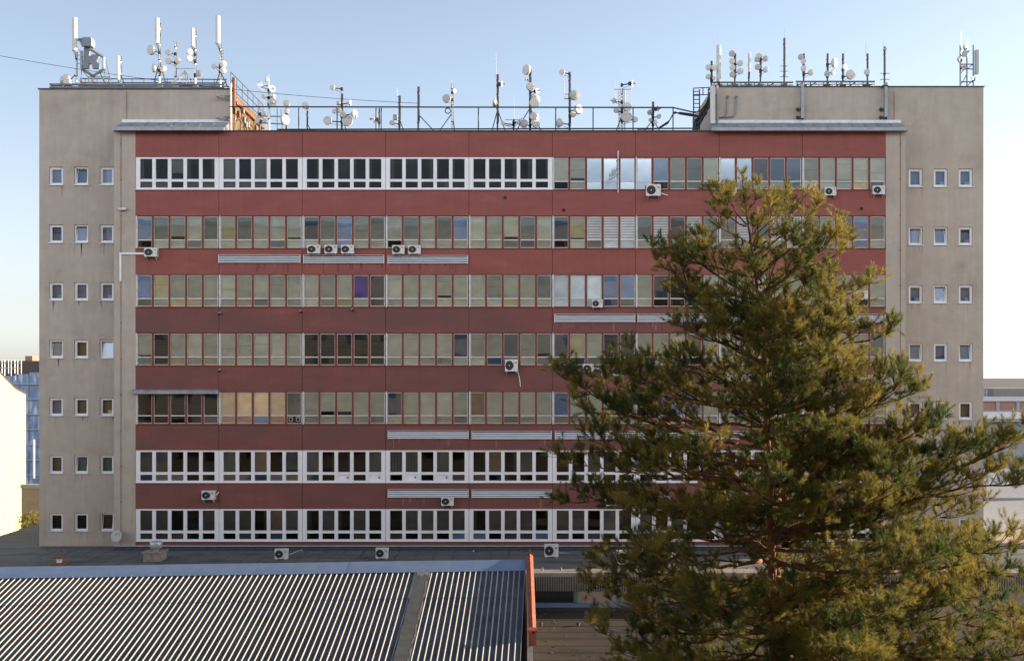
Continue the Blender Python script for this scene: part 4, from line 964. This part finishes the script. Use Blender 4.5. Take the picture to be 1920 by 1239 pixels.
# right-hand background
t=thing('brick_factory',(X(1900,110),125,GZ),'far brick block with grey roof and plant room right of the office block','building'); Y=110
m=MB(); m.box(X(1800,Y),X(2000,Y),Y,Y+30,GZ,Z(752,Y)); m.build('wall',M['brick'],t)
m=MB(); m.hexa([(x,y,z) for z,ys in ((Z(752,Y)+.01,(Y-.4,Y+30)),(Z(744,Y),(Y+2,Y+28))) for y in ys for x in (X(1800,Y),X(2000,Y))]); m.build('roof',M['greywall'],t)
m=MB(); m.box(X(1883,Y),X(1990,Y),Y+4,Y+16,Z(748,Y),Z(729,Y)); m.build('plant_room',M['fascia'],t)
for px in (1870,1908): m=MB(); m.box(X(px,Y)-.25,X(px,Y)+.25,Y-.25,Y-.001,GZ,Z(753,Y)); m.build('pilaster',M['greywall'],t)
m=MB(); m.box(X(1800,Y),X(2000,Y),Y-.2,Y-.002,Z(771,Y),Z(769,Y)); m.build('string_course',M['greywall'],t)
m=MB()
for k in range(4):
    m.tube((X(1850+k*5,Y),Y+3,Z(752,Y)),(X(1850+k*5,Y),Y+3,Z(727,Y)),.1,5)
for q in (729,736): m.tube((X(1849,Y),Y+3,Z(q,Y)),(X(1867,Y),Y+3,Z(q,Y)),.1,5)
m.build('roof_frame',M['palewall'],t)
t=thing('grey_workshop',(X(1900,75),85,GZ),'long grey workshop with pale window bands below the brick block','building'); Y=75
m=MB(); m.box(X(1790,Y),X(2050,Y),Y,Y+22,GZ,Z(790,Y)); m.build('wall',M['greywall'],t)
m=MB(); m.box(X(1790,Y),X(2050,Y),Y-1,Y+22,Z(790,Y)+.01,Z(784,Y)); m.build('roof',M['zinc'],t)
for q in (806,850):
    for k in range(6): m=MB(); m.box(X(1795+k*26,Y),X(1815+k*26,Y),Y-.12,Y-.002,Z(q+16,Y),Z(q,Y)); m.box(X(1796+k*26,Y),X(1814+k*26,Y),Y-.16,Y-.121,Z(q+15,Y),Z(q+8,Y),1); m.build('window',[M['palewall'],M['darkglass']],t)
t=thing('white_roof_hall',(32,12,GZ),'low hall with broad white sheet roof beside the right tower','building')
m=MB(); zr=Z(1000,8); m.box(X(1846,8)+.2,48,8,24,GZ,zr); m.build('wall',M['greywall'],t)
m=MB(); m.hexa([(x,y,z) for z in (0,1) for y in (7.7,24) for x in (X(1846,8),48) for z in [zr+.02+.15*z+(y-7.7)*.155]]); m.build('roof',M['palewall'],t)
m=MB(); m.hexa([(x,y,zr+.02+.19+(y-7.7)*.155+h) for h in (0,.12) for y in (15,16.2) for x in (X(1846,8),48)]); m.build('roof_ridge',M['greywall'],t)
t=thing('flat_kiosk',(29,0,GZ),'small tan flat-roofed block with white parapet right of the pine','building')
m=MB(); x0=X(1878,1); m.box(x0,42,1,6,GZ,Z(1022,1)); m.build('wall',M['tan'],t)
m=MB(); z_=Z(1022,1)+.002
m.box(x0-.1,42,.9,1.1,z_,z_+.16); m.box(x0-.1,x0+.1,1.101,6,z_,z_+.16); m.build('parapet',M['palewall'],t)
t=thing('stepped_terrace',(30,-4,GZ),'pale stepped terrace slabs right of the pine','terrace')
for k in range(3): m=MB(); m.hexa([(x,y,z) for z in (GZ,-.9-.55*k) for y in (-3.2-1.6*k,-1.65-1.6*k) for x in (25.4+.3*k,44)]); m.box(25.3+.3*k,44,-3.3-1.6*k,-1.66-1.6*k,-.9-.55*k+.002,-.78-.55*k,1); m.build('slab',[M['greywall'],M['concrete']],t)
# the block the photograph was taken from, facing the office building ; added unseen, height set to shade the lower floors, shows in the glass
t=thing('added_opposite_block',(0,-70,GZ),'unseen plain pale block added opposite to shade the lower facade, reflected in its window glass','building')
m=MB(); m.box(-75,75,-80,-62.2,GZ,26.5); m.build('wall',M['tan'],t)  # body of the added unseen block
m=MB(); m.box(-75.3,75.3,-80.3,-61.9,26.501,26.9); m.build('roof',M['bitumen'],t)  # top of the added unseen block
m=MB()
for r in range(9):
    for k in range(36): m.box(-72+k*4,-70+k*4,-62.199,-62.15,GZ+1.2+r*3.4,GZ+2.9+r*3.4)
w_=m.build('window',M['darkglass'],t); w_['kind']='stuff'  # windows of the added unseen block
# ================================================================== PINE
def leaf_mat():
    m,nt,N,L=new_mat('pine_needles')
    out=N.new('ShaderNodeOutputMaterial'); mx=N.new('ShaderNodeMixShader'); L.new(mx.outputs[0],out.inputs[0]); mx.inputs[0].default_value=.42
    d=N.new('ShaderNodeBsdfPrincipled'); d.inputs['Roughness'].default_value=.5; d.inputs['Specular IOR Level'].default_value=.28
    tr=N.new('ShaderNodeBsdfTranslucent')
    g=N.new('ShaderNodeNewGeometry'); n=N.new('ShaderNodeTexNoise'); n.inputs['Scale'].default_value=.9; n.inputs['Detail'].default_value=3
    L.new(g.outputs['Position'],n.inputs['Vector'])
    r=N.new('ShaderNodeValToRGB'); e=r.color_ramp.elements; e[0].position=.38; e[0].color=(.062,.092,.022,1); e[1].position=.66; e[1].color=(.31,.245,.055,1)
    L.new(n.outputs[0],r.inputs[0]); L.new(r.outputs[0],d.inputs['Base Color']); L.new(r.outputs[0],tr.inputs[0]); L.new(d.outputs[0],mx.inputs[1]); L.new(tr.outputs[0],mx.inputs[2])
    return m
M['needle']=leaf_mat()
M['bark']=mat('pine_bark',(.22,.10,.05),.9,var=.35,scale=7,bump=.6,bscale=18,dark=(.10,.07,.05),dscale=2,damt=.85)
M['twig']=mat('pine_twig',(.085,.055,.035),.9,var=.3,scale=9)
shrub('shrub',W(66,982,14)+Vector((0,0,0)),1.1,900,'golden-lit shrub in the gap left of the tower foot')
PY=-35.0
def PW(px,py,dy=0.0):
    p=W(px,py,PY); return np.array((p.x,PY+dy,p.z))
SCL=25.0/F
env=[(318,1383,1400),(350,1358,1422),(400,1330,1500),(440,1322,1535),(480,1262,1575),(540,1262,1590),(600,1258,1615),(640,1235,1655),(680,1195,1660),(720,1090,1665),(780,1080,1690),(830,1065,1715),(880,1048,1800),(950,1045,1900),(1000,1080,1935),(1100,1120,1945),(1180,1110,1965),(1260,1130,1980),(1400,1180,1960)]
ez=np.array([PW(0,e[0])[2] for e in env])[::-1]
trk=[(1452,1330),(1451,1239),(1449,1100),(1446,1000),(1441,880),(1436,760),(1431,640),(1420,540),(1408,450),(1396,380),(1391,322)]
tz=np.array([PW(0,t[1])[2] for t in trk]); tx=np.array([PW(t[0],0)[0] for t in trk])
def trunk_at(z): return np.array((np.interp(z,tz,tx),PY,z))
eL=np.array([PW(e[1],0)[0] for e in env])[::-1]; eR=np.array([PW(e[2],0)[0] for e in env])[::-1]
def radius(az,z):
    x0=np.interp(z,tz,tx); rl=x0-np.interp(z,ez,eL); rr=np.interp(z,ez,eR)-x0
    c,s=math.cos(az),math.sin(az); rx=rr if c>0 else rl; ry=.5*(rl+rr)*.85
    return math.sqrt((rx*c)**2+(ry*s)**2)
wood=MB(); shoots=[]     # shoots: (base, dir, length)
UPV=np.array((0,0,1.0))
def nrm(v): return v/ (np.linalg.norm(v)+1e-9)
def limb(pts,r0,r1,n=6,m=0):
    P=[Vector(tuple(p)) for p in pts]; wood.path(P,r0,n,m,r1)
def bez(p0,p1,p2,n):
    t=np.linspace(0,1,n)[:,None]; return (1-t)**2*p0+2*t*(1-t)*p1+t**2*p2
def clump(p,d,size,n):
    """a tuft: short twigs fanning out from a branchlet end, each a needle-clad shoot sweeping upward"""
    d=nrm(d)
    for k in range(n):
        v=rng.normal(size=3); v=nrm(v-d*v.dot(d)*.3)
        a=nrm(d*(.5+.6*rng.random())+v*(.5+.7*rng.random())+UPV*.30)
        L=size*(.35+.65*rng.random())
        q=p+a*max(0,L-.26)
        if L>.30: limb([p,p+a*(L-.26)*.6+UPV*.0,q],.007,.005,3,1)
        shoots.append((q,nrm(a+UPV*.30+rng.normal(size=3)*.28),.15+.13*rng.random()))
def spray(p,d,length,n=9,size=.50):
    d=nrm(d); end=p+d*length+UPV*length*.16
    pts=bez(p,p+d*length*.55-UPV*.02,end,4); limb(pts,.008+.012*length,.006,4,1)
    clump(end,pts[-1]-pts[-2],size,n)
    if length>.55:
        for f in (1,2):
            if rng.random()<.75:
                t=nrm(pts[f+1]-pts[f]); v=rng.normal(size=3); v=nrm(v-t*v.dot(t))
                clump(pts[f],t*.5+v*.7+UPV*.3,size*.8,max(3,n//2))
def branch(p0,tip,sag=0.0,r0=None,dens=1.0,start=.3,pts=None):
    Lb=np.linalg.norm(tip-p0)
    if pts is None:
        mid=(p0+tip)/2+np.array((0,0,sag*Lb))+rng.normal(size=3)*.05*Lb
        n=max(4,int(Lb/.36)); pts=bez(p0,mid,tip,n+1); pts[1:-1]+=rng.normal(size=(n-1,3))*.03
    n=len(pts)-1
    limb(pts,r0 or (.012+.010*Lb),.010,6,0 if Lb>3.2 else 1)
    for i in range(1,n+1):
        f=i/n
        if f<start: continue
        tdir=nrm(pts[i]-pts[i-1]); lat=nrm(np.cross(tdir,UPV))
        for s_ in (-1,1):
            if rng.random()>.78*dens: continue
            ll=min(1.1,.28+.34*Lb*(1-f)+.2*rng.random())
            spray(pts[i],tdir*(.6+.4*rng.random())+lat*s_*(.65+.4*rng.random())+UPV*rng.uniform(-.12,.45),ll,int(rng.integers(6,11)),.42+.14*rng.random())
        if rng.random()<.30*dens: spray(pts[i],tdir*.5+UPV*.8,.25+.25*rng.random(),6,.42)
    clump(tip,nrm(pts[-1]-pts[-2])+UPV*.4,.50,10)
zz_=np.concatenate(([GZ,-3.0],np.sort(tz))); rr_=np.interp(zz_,[GZ,1,4,8,12,tz.max()],[.24,.15,.11,.075,.045,.015])
for i in range(len(zz_)-1): wood.tube(Vector(tuple(trunk_at(zz_[i]))),Vector(tuple(trunk_at(zz_[i+1]))),rr_[i],10,0,rr_[i+1])
ztop=tz.max(); z=PW(0,555)[2]
while z>1.6:
    t_=(ztop-z)/(ztop-2.0)
    nb=int(rng.integers(7,10)) if t_>.4 else int(rng.integers(6,8)); a0=rng.random()*6.28
    for k in range(nb):
        az=a0+k*2*math.pi/nb+rng.normal()*.3; left=math.cos(az)<-.25
        rise=np.interp(t_,[0,.2,.4,.7,1],[.9,.62,.36,.14,-.02])*(.55 if left and t_>.35 else 1)+rng.normal()*.10
        p0=trunk_at(z+rng.normal()*.1); zt=z; rr0=.55+.45*rng.random()
        for _ in range(3): R=radius(az,zt)*(rr0); zt=min(z+R*rise,ztop-.3)
        R=min(R,radius(az,zt)*.97)
        tip=np.array((p0[0]+R*math.cos(az),p0[1]+R*math.sin(az),zt))
        branch(p0,tip,sag=-.08+.05*rng.normal(),dens=(.66 if left else 1.02),start=.30 if left and R>2 else .12)
    z-=np.interp(t_,[0,.3,1],[.46,.52,.60])*(.8+.4*rng.random())
# leader and the separate ascending tufts of the open top
for k in range(6): clump(trunk_at(ztop-.10-.17*k),np.array((rng.normal()*.5,rng.normal()*.5,1.0)),.30,4)
for (bx,by),(ex,ey),dy in (((1399,425),(1352,392),-.2),((1397,400),(1422,372),.2),((1399,420),(1372,372),.3),((1404,455),(1345,432),-.3),((1404,455),(1455,385),.1),((1408,470),(1438,405),-.4),((1408,475),(1492,395),.3),((1410,480),(1528,388),-.1),
      ((1412,490),(1505,430),.5),((1412,495),(1340,455),.5),((1416,520),(1275,480),-.4),((1416,520),(1322,470),.6),((1416,525),(1470,470),-.7),((1418,535),(1565,480),-.3),((1418,540),(1540,510),.7),((1420,560),(1262,545),.5),((1410,480),(1400,440),-.9),((1412,500),(1370,480),-.9),((1414,505),(1440,450),.9)):
    p0=PW(bx,by); tip=PW(ex,ey,dy*1.3); branch(p0,tip,sag=-.06,dens=.55,start=.55)
# limbs that can be named in the photograph
for pts,dy,r in ((((1447,1010),(1560,960),(1790,890)),-.8,.085),(((1447,1010),(1700,905),(1905,805)),-1.0,.055),(((1447,1020),(1720,930),(1935,900)),-.5,.055),(((1441,840),(1240,800),(1062,712)),-.6,.045),(((1430,640),(1330,590),(1243,490)),-.5,.035),
                 (((1443,900),(1250,890),(1068,862)),-.9,.045),(((1446,960),(1250,950),(1068,945)),.3,.045),(((1432,660),(1560,650),(1648,628)),-.5,.04),(((1420,560),(1520,570),(1600,545)),-.4,.035),(((1436,760),(1310,740),(1203,680)),.4,.04),(((1439,800),(1270,790),(1100,770)),.2,.045),
                 (((1438,790),(1590,770),(1695,740)),-.4,.04),(((1449,1130),(1700,1110),(1935,1180)),-.7,.055),(((1449,1120),(1300,1120),(1145,1145)),-.5,.05),(((1445,960),(1700,890),(1850,845)),.8,.05),(((1450,1180),(1640,1190),(1880,1090)),.8,.05),(((1450,1200),(1560,1230),(1700,1235)),-1.2,.05),(((1450,1180),(1290,1200),(1165,1230)),-.6,.05),
                 (((1444,940),(1590,860),(1715,800)),-.9,.045),(((1446,1000),(1560,1000),(1690,1000)),-1.3,.05),(((1447,1060),(1680,1040),(1860,1010)),-.9,.055),(((1446,1030),(1280,1040),(1130,1050)),-.7,.045),(((1450,1190),(1680,1200),(1905,1235)),-.3,.05),(((1450,1160),(1620,1140),(1800,1150)),-1.4,.05),(((1450,1210),(1640,1260),(1820,1250)),-1.0,.05),(((1449,1100),(1660,1070),(1930,1085)),.4,.05),(((1450,1150),(1300,1170),(1200,1120)),-1.2,.045),(((1450,1230),(1350,1260),(1230,1240)),-1.0,.045),(((1446,990),(1640,990),(1830,960)),.3,.05),(((1449,1090),(1270,1090),(1120,1110)),.5,.045),(((1443,900),(1600,890),(1740,850)),.5,.045)):
    p0=PW(*pts[0]); p1=PW(*pts[1],dy*.5); p2=PW(*pts[2],dy)
    Lb=np.linalg.norm(p2-p0); n=max(5,int(Lb/.36)); c_=2*p1-.5*(p0+p2); P=bez(p0,c_,p2,n+1); P[1:-1]+=rng.normal(size=(n-1,3))*.03
    branch(p0,p2,r0=r,dens=1.0,start=.35,pts=P)
PINE=thing('pine_tree',(trunk_at(GZ)[0],PY,GZ),'tall bushy pine with sunlit golden-green needles in front of the office block','tree')
tr_=wood.build('trunk',[M['bark'],M['twig']],PINE,smooth=True)
# needles
S=len(shoots); print('shoots',S,'wood faces',len(wood.f))
NP=78
base=np.array([s[0] for s in shoots]); dirs=np.array([s[1] for s in shoots]); lens=np.array([s[2] for s in shoots])
ref=np.where(np.abs(dirs[:,2:3])<.9,np.array([[0,0,1.0]]),np.array([[1.0,0,0]]))
u=np.cross(dirs,ref); u/=np.linalg.norm(u,axis=1,keepdims=True); w=np.cross(dirs,u)
t=rng.random((S,NP)); t=.05+.95*t**.8; ph=rng.random((S,NP))*2*np.pi; ang=np.radians(rng.uniform(34,74,(S,NP)))*(1.12-.55*t)
rad=u[:,None,:]*np.cos(ph)[...,None]+w[:,None,:]*np.sin(ph)[...,None]
nd=dirs[:,None,:]*np.cos(ang)[...,None]+rad*np.sin(ang)[...,None]; nd[...,2]+=.10; nd/=np.linalg.norm(nd,axis=2,keepdims=True)
p=base[:,None,:]+dirs[:,None,:]*(lens[:,None]*t)[...,None]
ln=rng.uniform(.085,.145,(S,NP))[...,None]
side=np.cross(nd,rng.normal(size=(S,NP,3))); side/=np.linalg.norm(side,axis=2,keepdims=True); wd=.0035
V=np.stack([p-side*wd,p+side*wd,p+nd*ln],axis=2).reshape(-1,3)-np.array(tuple(ORG[PINE.name]))
me=bpy.data.meshes.new('crown'); nf=len(V)//3
me.vertices.add(len(V)); me.vertices.foreach_set('co',V.astype(np.float32).ravel())
me.loops.add(nf*3); me.loops.foreach_set('vertex_index',np.arange(nf*3,dtype=np.int32))
me.polygons.add(nf); me.polygons.foreach_set('loop_start',np.arange(0,nf*3,3,dtype=np.int32)); me.polygons.foreach_set('loop_total',np.full(nf,3,dtype=np.int32))
me.materials.append(M['needle']); me.update(calc_edges=True); me.validate()
link('crown',me,PINE)
# ================================================================== LIGHT, SKY, CAMERA
EL,AZ=11.0,15.4                                    # sun: elevation, angle behind the facade plane, from the right
sd=Vector((math.cos(math.radians(EL))*math.cos(math.radians(AZ)),math.cos(math.radians(EL))*math.sin(math.radians(AZ)),math.sin(math.radians(EL))))
sl=bpy.data.lights.new('sun','SUN'); sl.energy=5.0; sl.angle=math.radians(.5); sl.color=(1,.80,.56)
so=bpy.data.objects.new('sun',sl); COL.objects.link(so); so.rotation_euler=sd.to_track_quat('Z','Y').to_euler(); so.location=(60,0,60)
wd_=bpy.data.worlds.new('World'); SC.world=wd_; wd_.use_nodes=True; nt=wd_.node_tree; nt.nodes.clear()
sk=nt.nodes.new('ShaderNodeTexSky'); sk.sky_type='NISHITA'; sk.sun_disc=False; sk.sun_elevation=math.radians(EL); sk.sun_rotation=math.radians(90-AZ); sk.air_density=0.7; sk.dust_density=0.7; sk.ozone_density=1.0; sk.altitude=200
hs=nt.nodes.new('ShaderNodeHueSaturation');  nt.links.new(sk.outputs[0],hs.inputs['Color']); bg=nt.nodes.new('ShaderNodeBackground'); bg.inputs[1].default_value=.10; ow=nt.nodes.new('ShaderNodeOutputWorld')
# added fill: sky band behind the photographer boosted warm to light the shaded facade
tcw=nt.nodes.new('ShaderNodeTexCoord'); sp=nt.nodes.new('ShaderNodeSeparateXYZ'); nt.links.new(tcw.outputs['Generated'],sp.inputs[0])
mr=nt.nodes.new('ShaderNodeMapRange'); mr.interpolation_type='SMOOTHSTEP'; mr.inputs[1].default_value=.05; mr.inputs[2].default_value=-.75; mr.inputs[3].default_value=0; mr.inputs[4].default_value=1; nt.links.new(sp.outputs['Y'],mr.inputs[0])
mw=nt.nodes.new('ShaderNodeMix'); mw.data_type='RGBA'; mw.inputs[6].default_value=(1,1,1,1); mw.inputs[7].default_value=(7.2,5.9,4.8,1); 
mz=nt.nodes.new('ShaderNodeMapRange'); mz.interpolation_type='SMOOTHSTEP'; mz.inputs[1].default_value=.50; mz.inputs[2].default_value=.34; nt.links.new(sp.outputs['Z'],mz.inputs[0])
mq=nt.nodes.new('ShaderNodeMapRange'); mq.interpolation_type='SMOOTHSTEP'; mq.inputs[1].default_value=.17; mq.inputs[2].default_value=.26; nt.links.new(sp.outputs['Z'],mq.inputs[0])
mj=nt.nodes.new('ShaderNodeMath'); mj.operation='MULTIPLY'; nt.links.new(mz.outputs[0],mj.inputs[0]); nt.links.new(mq.outputs[0],mj.inputs[1])
mk=nt.nodes.new('ShaderNodeMath'); mk.operation='MULTIPLY'; nt.links.new(mr.outputs[0],mk.inputs[0]); nt.links.new(mj.outputs[0],mk.inputs[1]); nt.links.new(mk.outputs[0],mw.inputs[0])
mm_=nt.nodes.new('ShaderNodeVectorMath'); mm_.operation='MULTIPLY'; 
hsm=nt.nodes.new('ShaderNodeMapRange'); hsm.interpolation_type='SMOOTHSTEP'; hsm.inputs[1].default_value=-.02; hsm.inputs[2].default_value=.26; hsm.inputs[3].default_value=.30; hsm.inputs[4].default_value=.69; nt.links.new(sp.outputs['Z'],hsm.inputs[0]); nt.links.new(hsm.outputs[0],hs.inputs['Saturation'])
hz=nt.nodes.new('ShaderNodeMapRange'); hz.interpolation_type='SMOOTHSTEP'; hz.inputs[1].default_value=-.02; hz.inputs[2].default_value=.30; hz.inputs[3].default_value=.74; hz.inputs[4].default_value=1; nt.links.new(sp.outputs['Z'],hz.inputs[0])
hv=nt.nodes.new('ShaderNodeVectorMath'); hv.operation='SCALE'; nt.links.new(hs.outputs[0],hv.inputs[0]); nt.links.new(hz.outputs[0],hv.inputs['Scale']); nt.links.new(hv.outputs[0],mm_.inputs[0]); nt.links.new(mw.outputs[2],mm_.inputs[1]); nt.links.new(mm_.outputs[0],bg.inputs[0]); nt.links.new(bg.outputs[0],ow.inputs[0])
cam=bpy.data.cameras.new('camera'); co=bpy.data.objects.new('camera',cam); COL.objects.link(co); SC.camera=co
co.location=(0,-60,CZ); co.rotation_euler=(math.radians(90),0,0); cam.sensor_width=36; cam.lens=36*F/1920
cam.shift_x=-(CX-960)/1920; cam.shift_y=(CY-619.5)/1920; cam.clip_end=5000; cam.clip_start=.5
SC.view_settings.view_transform='Standard'; SC.view_settings.look='None'; SC.view_settings.gamma=1; SC.view_settings.exposure=1.65
SC.cycles.max_bounces=8; SC.cycles.transparent_max_bounces=12; SC.cycles.use_denoising=True
